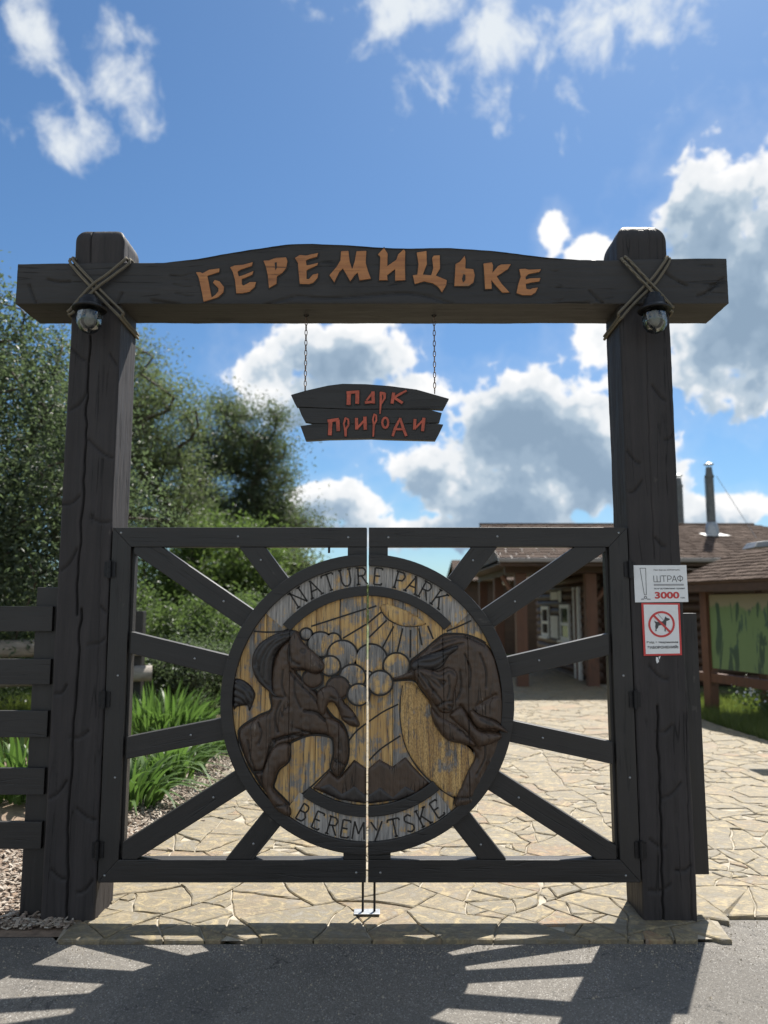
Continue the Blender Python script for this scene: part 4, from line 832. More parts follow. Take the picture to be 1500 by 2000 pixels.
def stone_mat():
    m, nt, b = new_mat('sandstone flags'); co = objco(nt)
    isl = nd(nt, 'ShaderNodeNewGeometry').outputs['Random Per Island']
    r = mth(nt, 'FRACT', mth(nt, 'ADD', orand(nt), isl)); r2 = mth(nt, 'FRACT', mth(nt, 'MULTIPLY', r, 7.31))
    rp = nd(nt, 'ShaderNodeValToRGB', {0: r}); cr = rp.color_ramp; cr.interpolation = 'LINEAR'
    for i, (p, c) in enumerate([(0, (.245, .20, .135)), (.25, (.30, .24, .145)), (.5, (.205, .18, .135)), (.72, (.31, .26, .175)), (.88, (.27, .19, .11)), (.95, (.31, .17, .09)), (1, (.225, .195, .145))]):
        e = cr.elements[i] if i < 2 else cr.elements.new(p); e.position = p; e.color = (*c, 1)
    wld = nd(nt, 'ShaderNodeNewGeometry').outputs['Position']
    sh_ = vmath(nt, 'ADD', wld, nd(nt, 'ShaderNodeCombineXYZ', {0: mth(nt, 'MULTIPLY', r, 40.), 1: mth(nt, 'MULTIPLY', r2, 23.), 2: 0.}).outputs[0])
    st = noiz(nt, vmath(nt, 'MULTIPLY', sh_, (1, 2.2, 1)), 4.5, 8, .70, 1.2); n = noiz(nt, wld, 46, 6, .75); v3 = noiz(nt, sh_, 9.0, 5, .6, 2.0)
    c = mixc(nt, mrange(nt, st, .34, .60), rp.outputs[0], (.165, .140, .090)); c = mixc(nt, mrange(nt, v3, .50, .68, 0, .75), c, (.44, .345, .18))
    c = mixc(nt, mrange(nt, v3, .46, .34, 0, .65), c, (.23, .215, .185)); c = mixc(nt, mrange(nt, mth(nt, 'ABSOLUTE', mth(nt, 'SUBTRACT', st, .5)), .0, .022, .55, 0), c, (.12, .085, .05))
    c = mixc(nt, mrange(nt, n, .30, .60, .50, 0), c, (.115, .10, .078))
    nt.links.new(c, b.inputs['Base Color']); b.inputs['Roughness'].default_value = .72
    bump(nt, b, mth(nt, 'MULTIPLY_ADD', st, 1.2, mth(nt, 'MULTIPLY', n, .5)), .55, .012); return m
M['ground'] = ground_mat(); M['asphalt'] = asphalt_mat(); M['stone'] = stone_mat()
M['grout'] = plain('sandy mortar joints', (.34, .30, .235), .9, 0, .4, 12, .6)
def sheet(name, x0, x1, y0, y1, z, mat, nx=1, ny=1, amp=0.0, parent=None):
    xs = np.linspace(x0, x1, nx + 1); ys = np.linspace(y0, y1, ny + 1); gx, gy = np.meshgrid(xs, ys)
    gz = np.array([z + amp * noise.noise(Vector((a * .9, b * .9, 1.7))) for a, b in zip(gx.ravel(), gy.ravel())])
    V = np.c_[gx.ravel(), gy.ravel(), gz]; n = nx + 1
    F = [(j * n + i, j * n + i + 1, (j + 1) * n + i + 1, (j + 1) * n + i) for j in range(ny) for i in range(nx)]
    o = link(name, np_mesh(name, V, F, True), mat, parent); return o
tag(sheet('ground', -900, 900, -600, 1400, -.055, M['ground']), 'grassy ground around the gate and house', kind='structure')
road = MB(); road.add([(-30, -20, -.016), (30, -20, -.016), (30, 4.268, -.016), (1.735, 4.268, -.016), (1.70, 4.00, -.016), (-1.58, 3.968, -.016), (-1.70, 4.12, -.016), (-30, 4.12, -.016)], [(0, 1, 2, 3, 4, 5, 6, 7)])
tag(road.build('road', M['asphalt']), 'grey asphalt in front of the gate', kind='structure')
path = MB(); path.add([(-1.60, 3.972, -.003), (1.70, 4.002, -.003), (1.74, 4.272, -.003), (4.70, 4.272, -.003), (4.66, 9.5, -.003), (4.52, 12.5, -.003), (4.9, 16.4, -.003), (4.4, 24, -.003), (-1.2, 24, -.003), (-1.45, 12, -.003), (-1.62, 6, -.003), (-1.70, 4.6, -.003)], [tuple(range(12))])
path = tag(path.build('path', M['grout']), 'path of irregular sandstone flags leading to the house', kind='structure')
def flagstones():
    """crazy paving: the path is broken again and again by uneven cuts, then every joint is bent a little"""
    q = random.Random(23); cells = []
    def area(p): return abs(sum(p[k][0] * p[(k + 1) % len(p)][1] - p[(k + 1) % len(p)][0] * p[k][1] for k in range(len(p)))) / 2
    def split(p):
        a = area(p)
        if a < .004: return
        e = max(((math.hypot(p[k][0] - p[m][0], p[k][1] - p[m][1]), p[k], p[m]) for k in range(len(p)) for m in range(k)), key=lambda t: t[0])
        wdt = a / e[0]
        if a < .125 * q.uniform(.45, 1.7) and e[0] / wdt < 3.2: cells.append(p); return
        an = math.atan2(e[2][1] - e[1][1], e[2][0] - e[1][0]) + q.gauss(0, .42); t = q.uniform(.36, .64)
        cx, cy = e[1][0] + (e[2][0] - e[1][0]) * t, e[1][1] + (e[2][1] - e[1][1]) * t
        nx_, ny_ = math.cos(an), math.sin(an); c = nx_ * cx + ny_ * cy
        A, B = clip(p, nx_, ny_, c), clip(p, -nx_, -ny_, -c)
        for z in (A, B):
            if len(z) > 2: split(z)
    y = 3.972
    while y < 24:                        # bands first, so no joint runs the whole length
        y2 = min(24, y + q.uniform(.9, 1.5)); sl_ = q.uniform(-.02, .02); split([(-1.72, y), (1.72, y), (1.72, y2), (-1.72, y2)]); split([(1.72, max(y, 4.272)), (4.8, max(y, 4.272)), (4.8, y2), (1.72, y2)]) if y2 > 4.3 else None
        y = y2
    def warp(x, y):
        k = min(1, max(0, (y - 3.99) / .25))
        if x > 1.72: k = min(k, max(0, (y - 4.29) / .25))
        a = noise.noise(Vector((x * 1.3, y * 1.3, 2.2))) * .16 + noise.noise(Vector((x * 5, y * 5, 8.1))) * .030 + noise.noise(Vector((x * 17, y * 17, 5.1))) * .008
        b = noise.noise(Vector((x * 1.3, y * 1.3, 6.6))) * .16 + noise.noise(Vector((x * 5, y * 5, 3.3))) * .030 + noise.noise(Vector((x * 17, y * 17, 1.1))) * .008
        return (x + a * k, y + b * k)
    out = []
    for p in cells:
        d = []
        for k in range(len(p)):
            a, b = p[k], p[(k + 1) % len(p)]; n = max(1, int(math.hypot(b[0] - a[0], b[1] - a[1]) / .05)); d += [warp(a[0] + (b[0] - a[0]) * s_ / n, a[1] + (b[1] - a[1]) * s_ / n) for s_ in range(n)]
        cy = sum(v[1] for v in d) / len(d); cx = sum(v[0] for v in d) / len(d)
        lx = float(np.interp(cy, [4.0, 4.6, 6, 12, 24], [-1.60, -1.69, -1.62, -1.45, -1.2])) + q.uniform(-.03, .04)
        rx = float(np.interp(cy, [4.27, 9.5, 12.5, 16.4, 24], [4.70, 4.66, 4.52, 4.4, 4.4])) + q.uniform(-.02, .02)
        d = clip(clip(d, -1, 0, -lx), 1, 0, rx)
        if cy < 4.28 and cx < 1.72: d = clip(d, 1, 0, 1.70)
        if len(d) < 3 or area(d) < .003: continue
        pxx = 750 + cx / cy * FPX; out.append((area(d) / cy ** 3 if -80 < pxx < 1580 else 0, cx, cy, d))
    out.sort(key=lambda c: -c[0]); rest = MB()
    for k, (vis, cx, cy, pl) in enumerate(out):
        ar = sum(pl[i][0] * pl[(i + 1) % len(pl)][1] - pl[(i + 1) % len(pl)][0] * pl[i][1] for i in range(len(pl)))
        if ar < 0: pl = pl[::-1]
        n = len(pl); cx = sum(v[0] for v in pl) / n; cy = sum(v[1] for v in pl) / n
        g = q.uniform(.0015, .006); e = .004; zt = q.uniform(.002, .010); tx, ty = q.uniform(-.016, .016), q.uniform(-.016, .016)
        def ins(i, d):
            a, b = pl[i - 1], pl[(i + 1) % n]; dx, dy = b[0] - a[0], b[1] - a[1]; l = math.hypot(dx, dy) or 1
            return (pl[i][0] - dy / l * d, pl[i][1] + dx / l * d)
        A = [ins(i, g + q.uniform(-.0015, .0025)) for i in range(n)]; B = [ins(i, g + e + q.uniform(0, .005)) for i in range(n)]
        ox, oy = (cx, cy) if k < 300 else (0, 0)
        zz = lambda v, h: h + (v[0] - cx) * tx + (v[1] - cy) * ty
        vs = [(v[0] - ox, v[1] - oy, -.03) for v in A] + [(v[0] - ox, v[1] - oy, zz(v, zt - .005)) for v in A] + [(v[0] - ox, v[1] - oy, zz(v, zt)) for v in B]
        fs_ = [tuple(range(2 * n, 3 * n))] + [(i, (i + 1) % n, n + (i + 1) % n, n + i) for i in range(n)] + [(n + i, n + (i + 1) % n, 2 * n + (i + 1) % n, 2 * n + i) for i in range(n)]
        if k < 300: MB().add(vs, fs_).build('paving_stone', M['stone'], path, loc=(cx, cy, 0))
        else: rest.add(vs, fs_)
    print('flags', len(out))
    tag(rest.build('paving_stones', M['stone'], path), kind='stuff')
flagstones()
def grit(n=2600):
    q = random.Random(5); V = []; F = []
    for i in range(n):
        x = q.uniform(-2.6, 2.6); e = 3.965 if x < 1.7 else 4.26
        y = e - abs(q.gauss(0, .05)) - (q.random() ** 3) * 1.4; s_ = q.uniform(.0018, .0055) * (1.6 if q.random() < .05 else 1); k = len(V); a = q.uniform(0, 6.3)
        for t in range(4): V.append((x + s_ * math.cos(a + t * 1.57) * q.uniform(.6, 1.3), y + s_ * math.sin(a + t * 1.57) * q.uniform(.6, 1.3), -.0165))
        V.append((x, y, -.0155 + s_ * .9)); F += [(k, k + 1, k + 4), (k + 1, k + 2, k + 4), (k + 2, k + 3, k + 4), (k + 3, k, k + 4)]
    tag(link('grit', np_mesh('grit', V, F), plain('sandy grit', (.30, .26, .20), .9, 0, .6, 300, 0)), 'sand grains and grit gathered along the edge of the asphalt', 'grit', kind='stuff')
grit()
# wood chip bed beside the left post
def chips(n=15000):
    V = []; F = []
    for i in range(n):
        y = 4.14 + rnd.random() ** 1.6 * 6; x = rnd.uniform(-4.2 if y < 6 else -2.6, np.interp(y, [4.1, 4.6, 6, 12], [-1.58, -1.66, -1.58, -1.42]))
        if rnd.random() < .03: x += .25 * rnd.random()
        l, w_, h = rnd.uniform(.008, .030), rnd.uniform(.004, .012), rnd.uniform(.002, .006); a = rnd.uniform(0, 6.3); t = rnd.uniform(-.5, .5)
        c, s = math.cos(a), math.sin(a); z = rnd.uniform(-.006, .02); k = len(V)
        for sx, sy, sz in ((-1, -1, 0), (1, -1, 0), (1, 1, 0), (-1, 1, 0), (-.8, -.7, 1), (.9, -.8, 1), (.8, .8, 1), (-.9, .7, 1)):
            dx, dy = sx * l, sy * w_; V.append((x + c * dx - s * dy, y + s * dx + c * dy, z + sz * h + t * dx))
        F += [(k + a_, k + b_, k + c_, k + d_) for a_, b_, c_, d_ in ((4, 5, 6, 7), (0, 1, 5, 4), (1, 2, 6, 5), (2, 3, 7, 6), (3, 0, 4, 7))]
    m, nt, b = new_mat('bark and wood chips'); isl = nd(nt, 'ShaderNodeNewGeometry').outputs['Random Per Island']
    rp = nd(nt, 'ShaderNodeValToRGB', {0: isl}); cr = rp.color_ramp
    for i, (p, c) in enumerate([(0, (.15, .11, .085)), (.35, (.29, .235, .185)), (.7, (.43, .385, .325)), (1, (.24, .18, .14))]):
        e = cr.elements[i] if i < 2 else cr.elements.new(p); e.position = p; e.color = (*c, 1)
    nt.links.new(rp.outputs[0], b.inputs['Base Color']); b.inputs['Roughness'].default_value = .9
    tag(link('wood_chips', np_mesh('wood_chips', V, F), m), 'scattered bark and wood chips in the bed beside the left gatepost', 'wood chips', kind='stuff')
chips()
bed = MB(); bed.add([(-4.6, 4.05, -.0125), (-1.54, 4.05, -.0125), (-1.68, 4.6, -.0125), (-1.62, 6, -.012), (-1.45, 12, -.012), (-3.0, 12, -.012), (-4.6, 7, -.012)], [(0, 1, 2, 3, 4, 5, 6)])
tag(bed.build('planting_bed', plain('dry brown soil', (.20, .145, .105), .95, 0, .35, 22, .6)), 'bare soil bed left of the path', kind='structure')

# ------------------------------------------------------------------ log house
M['log'] = wood('brown oiled logs', 'x', (.038, .020, .012), (.090, .048, .029), None, 0, .6, .5, .4)
M['log_y'] = wood('brown oiled logs y', 'y', (.038, .020, .012), (.090, .048, .029), None, 0, .6, .5, .4)
M['log_z'] = wood('red brown porch posts', 'z', (.080, .036, .021), (.16, .072, .040), None, 0, .6, .5, .4)
M['white'] = plain('white painted trim', (.68, .68, .66), .5, 0, .06)
M['paper'] = plain('pale notice paper', (.62, .62, .58), .7, 0, .12, 9)
M['pane'] = plain('dark window glass', (.02, .022, .025), .08, 0, .05, 30, 0)
def shingle_mat():
    m, nt, b = new_mat('brown bitumen shingles'); co = objco(nt); isl = nd(nt, 'ShaderNodeNewGeometry').outputs['Random Per Island']
    n = noiz(nt, co, 60, 5, .7); c = mixc(nt, isl, (.066, .047, .038), (.118, .088, .072)); c = mixc(nt, mrange(nt, n, .3, .7, 0, .35), c, (.045, .035, .03))
    nt.links.new(c, b.inputs['Base Color']); b.inputs['Roughness'].default_value = 1.0; b.inputs['Specular IOR Level'].default_value = .1; bump(nt, b, n, .4, .006); return m
M['shingle'] = shingle_mat()
def roof(parent, A, B, C, D, n, tab, seed):
    """shingle courses from eave A-B up to ridge D-C, each course one part made of tabs"""
    q = random.Random(seed); A, B, C, D = map(Vector, (A, B, C, D)); nrm = (B - A).cross(D - A).normalized(); nrm = nrm if nrm.z > 0 else -nrm
    dk = MB(); t_ = nrm * .035; dk.add([A - t_, B - t_, C - t_, D - t_, A - nrm * .002, B - nrm * .002, C - nrm * .002, D - nrm * .002], [(0, 1, 2, 3), (4, 7, 6, 5), (0, 4, 5, 1), (1, 5, 6, 2), (2, 6, 7, 3), (3, 7, 4, 0)]); deck = dk.build('roof', M['log'], parent)
    for i in range(n):
        mb = MB(); t0, t1 = i / n, min(1, (i + 1.25) / n)
        a0, b0 = A.lerp(D, t0), B.lerp(C, t0); a1, b1 = A.lerp(D, t1), B.lerp(C, t1); L_ = (b0 - a0).length; k = max(1, int(L_ / tab)); o = q.random() * .8
        for j in range(k + 1):
            u0, u1 = max(0, (j - o) / k), min(1, (j + 1 - o) / k)
            if u1 - u0 < .004: continue
            dr = q.uniform(0, .30) / n; e0 = A.lerp(D, t0 + dr * (i > 0)); f0 = B.lerp(C, t0 + dr * (i > 0))
            p = [e0.lerp(f0, u0 + .002), e0.lerp(f0, u1 - .002), a1.lerp(b1, u1 - .002), a1.lerp(b1, u0 + .002)]
            lift = .016 + q.uniform(0, .006)
            vs = [p[0] + nrm * lift, p[1] + nrm * lift, p[2] + nrm * .004, p[3] + nrm * .004, p[0] + nrm * .003, p[1] + nrm * .003]
            mb.add(vs, [(0, 1, 2, 3), (4, 5, 1, 0), (4, 0, 3), (5, 2, 1)])
        if mb.v: mb.build('shingle_course', M['shingle'], deck)
    return deck
hz_e, hz_r = 2.57, 3.505; YE, YR = 15.2, 17.8
house = thing('log_house', 'brown log house with shingled roof and white windows beyond the gate', 'house', (6.5, 18, 0))
roof(house, (2.27, YE, hz_e), (11.4, YE, hz_e), (8.62, YR, hz_r), (2.24, YR, hz_r), 15, .33, 3)
rb = MB().add([(2.24, YR + .01, hz_r - .005), (8.62, YR + .01, hz_r - .005), (11.4, 22.4, 2.57), (2.27, 22.4, 2.57)], [(0, 1, 2, 3)]).build('roof', M['shingle'], house)
MB().add([(11.42, YE, hz_e), (11.42, 22.4, 2.57), (8.63, YR, hz_r - .004)], [(0, 1, 2)]).build('roof', M['shingle'], house)
MB().add([(2.30, YE + .05, hz_e - .03), (2.30, 22.3, 2.54), (2.30, YR, hz_r - .05)], [(0, 1, 2)]).build('gable', M['log_y'], house)
MB().tube([(2.22, YR, hz_r + .012), (8.62, YR, hz_r + .012)], .03, 8).build('ridge_cap', M['shingle'], house, smooth=True)
gt = MB(); gt.box(2.25, 11.4, YE - .09, YE - .005, hz_e - .085, hz_e - .005); gt.build('gutter', plain('grey gutter', (.22, .20, .19), .4, .2), house, bev=.01)
MB().box(2.30, 11.3, YE + .02, YE + .06, hz_e - .16, hz_e - .02).build('fascia', M['log'], house)
MB().box(2.3, 11.3, YE + .08, 22.2, 2.455, 2.485).build('porch_ceiling', M['log_y'], house)
for x, y in ((2.83, 16.0), (4.27, 16.0), (2.75, 21.4), (2.79, 18.8)):
    MB().box(x - .115, x + .115, y - .115, y + .115, -.02, 2.30).build('porch_post', M['log_z'], house, bev=.015)
MB().box(2.5, 4.6, 15.87, 16.13, 2.302, 2.45).build('porch_beam', M['log'], house, bev=.01)
MB().box(2.68, 2.90, 16.14, 22.0, 2.302, 2.45).build('porch_beam', M['log_y'], house, bev=.01)
for sg in (1,):
    MB().tube([(4.39, 16.0, 1.75), (4.85, 16.0, 2.28)], .06, 6).build('brace', M['log_z'], house)
MB().tube([(2.72, 16.0, 1.8), (2.45, 16.0, 2.25)], .05, 6).build('brace', M['log_z'], house)
nl = 13
for i in range(nl):
    z = .10 + i * .186
    MB().tube([(4.30, 16.42, z), (11.2, 16.42, z)], .102, 10).build('log', M['log'], house, smooth=True)
    MB().tube([(4.46, 16.25, z + .09), (4.46, 22.2, z + .09)], .102, 10).build('log', M['log_y'], house, smooth=True)
MB().box(4.47, 11.2, 16.44, 22.2, -.02, 2.45).build('wall_core', M['log'], house)
xw = 4.345
def window(y0, y1, z0, z1):
    f = MB()
    for a, b, c, d in ((y0, y0 + .09, z0, z1), (y1 - .09, y1, z0, z1), (y0 + .09, y1 - .09, z1 - .09, z1), (y0 + .09, y1 - .09, z0, z0 + .09), (y0 + .09, y1 - .09, z0 + (z1 - z0) * .42, z0 + (z1 - z0) * .42 + .07)):
        f.box(xw - .03, xw + .03, a, b, c, d)
    o = f.build('window', M['white'], house)
    MB().box(xw - .004, xw + .02, y0 + .09, y1 - .09, z0 + .09, z1 - .09).build('pane', M['pane'], o)
    MB().box(xw - .09, xw + .02, y0 - .05, y1 + .05, z0 - .05, z0 - .002).build('sill', M['white'], o)
window(18.14, 19.07, .80, 1.66); window(20.4, 21.3, .82, 1.62)
MB().box(xw - .035, xw + .03, 17.20, 17.32, -.01, 2.05).build('door_trim', M['white'], house); MB().box(xw - .035, xw + .03, 17.62, 17.70, -.01, 2.05).build('door_trim', M['white'], house)
MB().box(xw - .012, xw + .03, 17.322, 17.618, .0, 2.0).build('door', M['log_z'], house)
for y0, y1, z0, z1 in ((19.35, 20.15, .82, 1.38), (19.25, 20.1, 1.78, 1.98), (18.95, 19.18, 1.72, 2.0)):
    tag(MB().box(xw - .018, xw + .01, y0, y1, z0, z1).build('notice_board', M['paper'], house), 'white notice sheet on the log wall')
lp = MB(); c = at(989, 1137, 17.6); lp.tube([(c.x, c.y, c.z + .05), (c.x, c.y, 2.46)], .012, 6); lp.build('lamp_cord', M['iron'], house)
MB().lathe(c, [(.001, .07), (.07, .05), (.10, 0), (.08, -.06), (.001, -.09)], 16).build('lamp_globe', M['bulb'], house, smooth=True)
M['flue'] = plain('sooty steel flue', (.13, .135, .135), .5, .7, .3, 20)
def chimney(px, ybase, ytop, Y, label, guy):
    b = at(px, ybase, Y); t = at(px, ytop, Y); h = t.z - b.z; r = .088
    o = thing('metal_chimney', label, 'chimney', b, 'metal chimneys on the house roof')
    MB().lathe(b, [(r, -.15), (r, h * .40), (r * 1.04, h * .40), (r * 1.04, h * .415), (r, h * .415), (r, h * .80), (r * 1.15, h * .80), (r * 1.15, h * .83), (r * .95, h * .83), (r * .72, h * .95), (.01, h * .95)], 20).build('flue', M['flue'], o, smooth=False)
    MB().lathe(b, [(r * 1.75, -.16), (r * 1.55, .10), (r * 1.2, .22), (r * 1.05, .23)], 20).build('collar', M['steel'], o, smooth=True)
    MB().lathe(b, [(.001, h * 1.03), (r * 1.2, h * .995), (r * 1.2, h * .985), (.001, h * .99)], 16).build('rain_cap', M['steel'], o)
    for k in range(3): MB().tube([(b.x + .05 * math.cos(k * 2.1), b.y + .05 * math.sin(k * 2.1), b.z + h * .93), (b.x + .07 * math.cos(k * 2.1), b.y + .07 * math.sin(k * 2.1), b.z + h * .99)], .006, 5).build('cap_strut', M['steel'], o)
    if guy:
        s = (hz_r - hz_e) / (YR - YE); nz = Vector((0, -s, 1)).normalized()
        c = Vector((b.x, b.y - .05, hz_e + s * (b.y - .05 - YE))); ax = Vector((1, 0, 0)); ay = Vector((0, 1, s)).normalized()
        MB().add([c + ax * x + ay * y + nz * .032 for x, y in ((-.22, -.12), (.34, -.12), (.15, .10), (-.28, .10))], [(0, 1, 2, 3)]).build('flashing', M['white'], o)
        MB().tube([(t.x + .08, t.y, b.z + h * .82), tuple(at(1478, 1052, 16.6))], .006, 5).build('guy_wire', M['steel'], o)
        MB().tube([(b.x - .11, b.y, b.z + h * .8), (b.x - .10, b.y, b.z)], .008, 5).build('guy_wire', M['steel'], o)
chimney(1391, 1040, 906, 16.9, 'nearer steel chimney with white flashing and guy wire on the house roof', True)
chimney(1330, 1045, 928, 18.6, 'steel chimney half hidden behind the right gatepost', False)
# far cabin
cab = thing('cabin', 'small far cabin with a grey shingle roof behind the porch', 'cabin', (4.2, 29, 0))
MB().box(2.7, 7.0, 27.4, 31, -.05, 2.5).build('wall', M['log'], cab)
roof(cab, (2.45, 26.9, 2.52), (7.2, 26.9, 2.52), (7.0, 29, 3.35), (2.55, 29, 3.35), 8, .4, 9)
MB().add([(2.55, 29.02, 3.345), (7.0, 29.02, 3.345), (7.2, 31.3, 2.5), (2.45, 31.3, 2.5)], [(0, 1, 2, 3)]).build('roof', M['shingle'], cab)

# ------------------------------------------------------------------ map stand
K0 = Vector((5.16, 12.36, 0)); kd = Vector((.227, -.974, 0)); kn = Vector((.974, .227, 0))
def kp(s, n, z): return K0 + kd * s + kn * n + Vector((0, 0, z))
def kbox(s0, s1, n0, n1, z0, z1):
    m = MB(); m.add([kp(s, n, z) for z in (z0, z1) for s, n in ((s0, n0), (s1, n0), (s1, n1), (s0, n1))], [(0, 3, 2, 1), (4, 5, 6, 7), (0, 1, 5, 4), (1, 2, 6, 5), (2, 3, 7, 6), (3, 0, 4, 7)]); return m
ks = thing('map_stand', 'roofed wooden stand with a green map board right of the path', 'map stand', tuple(kp(1.3, .2, 0)))
for s in (0, 2.75): kbox(s - .085, s + .085, -.08, .08, -.06, 2.02).build('post', M['log_z'], ks, bev=.012)
for s in (0, 2.75): kbox(s - .085, s + .085, .95, 1.11, -.06, 2.02).build('post', M['log_z'], ks, bev=.012)
kbox(-.25, 3.0, -.06, .06, .44, .58).build('rail', M['log_z'], ks, bev=.01)
kbox(-.25, 3.0, -.05, .07, 1.86, 2.0).build('rail', M['log'], ks, bev=.01)
def map_mat():
    m, nt, b = new_mat('printed green map'); co = objco(nt); st = vmath(nt, 'MULTIPLY', co, (1.0, 1.0, .25))
    n = noiz(nt, st, 4.2, 5, .55, .8); n2 = noiz(nt, st, 6.5, 4, .6, .5)
    c = mixc(nt, mrange(nt, n, .42, .46), (.045, .085, .055), (.15, .23, .10)); c = mixc(nt, mrange(nt, n2, .60, .63), c, (.05, .10, .075))
    z = nd(nt, 'ShaderNodeSeparateXYZ', {0: co}).outputs[2]
    c = mixc(nt, mrange(nt, mth(nt, 'MULTIPLY_ADD', n, .5, z), 1.86, 1.90), c, (.27, .25, .17))
    nt.links.new(c, b.inputs['Base Color']); b.inputs['Roughness'].default_value = .35; return m
mp = kbox(.10, 2.65, -.03, .0, .66, 1.80).build('map_board', map_mat(), ks)
kbox(.06, .10, -.05, .02, .60, 1.85).build('frame', M['log_z'], ks)
kbox(2.15, 2.60, -.036, -.031, .66, .80).build('map_legend', M['paper'], mp)
kbox(1.55, 1.75, -.036, -.031, 1.0, 1.6).build('map_legend', plain('speckled legend', (.22, .27, .2), .5, 0, .9, 70), mp)
roof(ks, kp(-.34, -.42, 1.99), kp(3.1, -.42, 1.99), kp(3.1, .52, 2.47), kp(.0, .52, 2.47), 9, .16, 21)
MB().add([kp(.0, .53, 2.465), kp(3.1, .53, 2.465), kp(3.1, 1.5, 1.98), kp(-.34, 1.5, 1.98)], [(0, 1, 2, 3)]).build('roof', M['shingle'], ks)
MB().add([kp(-.345, -.42, 1.985), kp(-.345, 1.5, 1.975), kp(-.005, .52, 2.465)], [(0, 1, 2)]).build('roof', M['shingle'], ks)
kbox(-.30, 3.1, -.40, -.34, 1.84, 1.95).build('fascia', M['log'], ks)
# lamp standard whose head reaches into the picture
lh = at(1480, 1063, 9.2)
st_ = thing('street_lamp', 'grey street lamp head reaching in from the right edge', 'street lamp', (lh.x + .55, 9.2, 0))
MB().tube([(lh.x + .55, 9.2, -.05), (lh.x + .55, 9.2, lh.z + .02)], .04, 10).build('pole', M['steel'], st_, smooth=True)
hd = MB(); hd.add([(lh.x - .145, 9.0, lh.z - .055), (lh.x + .6, 9.05, lh.z - .0), (lh.x + .6, 9.4, lh.z - .0), (lh.x - .13, 9.35, lh.z - .055), (lh.x - .08, 9.05, lh.z + .02), (lh.x + .6, 9.08, lh.z + .085), (lh.x + .6, 9.38, lh.z + .085), (lh.x - .08, 9.32, lh.z + .02)],
       [(0, 3, 2, 1), (4, 5, 6, 7), (0, 1, 5, 4), (1, 2, 6, 5), (2, 3, 7, 6), (3, 0, 4, 7)])
hd.build('lamp_head', plain('grey lamp housing', (.16, .165, .17), .4, .3), st_, bev=.012)
# ------------------------------------------------------------------ vegetation
def leaf_mat(name, c0, c1, trans=.45, back=None):
    m, nt, b = new_mat(name); isl = nd(nt, 'ShaderNodeNewGeometry').outputs['Random Per Island']; co = objco(nt)
    n = noiz(nt, co, 1.3, 3, .5)
    c = mixc(nt, mth(nt, 'MULTIPLY_ADD', n, .6, mth(nt, 'MULTIPLY', isl, .5)), c0, c1)
    if back: c = mixc(nt, nd(nt, 'ShaderNodeNewGeometry').outputs['Backfacing'], c, back)
    nt.links.new(c, b.inputs['Base Color']); b.inputs['Roughness'].default_value = .45
    tr = nd(nt, 'ShaderNodeBsdfTranslucent', {'Color': mixc(nt, 1.0, c, (1.25, 1.33, .90), 'MULTIPLY')})
    mx = nd(nt, 'ShaderNodeMixShader', {0: trans, 1: b.outputs[0], 2: tr.outputs[0]})
    nt.links.new(mx.outputs[0], nt.nodes['Material Output'].inputs['Surface']); return m
M['bark'] = plain('grey brown bark', (.075, .06, .048), .9, 0, .4, 14, .8)
M['leaf_a'] = leaf_mat('silver green leaves', (.048, .070, .042), (.110, .140, .092), .55)
M['leaf_b'] = leaf_mat('olive willow leaves', (.066, .088, .048), (.128, .152, .088), .58)
M['leaf_c'] = leaf_mat('dark willow leaves', (.042, .060, .036), (.100, .124, .068), .55)
M['leaf_d'] = leaf_mat('fresh green leaves', (.062, .100, .032), (.125, .175, .060), .58)
M['leaf_e'] = leaf_mat('bush leaves', (.060, .095, .036), (.120, .165, .068), .55)
M['blade'] = leaf_mat('glossy lily blades', (.050, .100, .026), (.115, .190, .055), .42)
M['grass'] = leaf_mat('meadow grass', (.080, .115, .030), (.17, .20, .060), .42)
M['dry'] = leaf_mat('dry tall grass', (.20, .20, .07), (.36, .32, .14), .4)

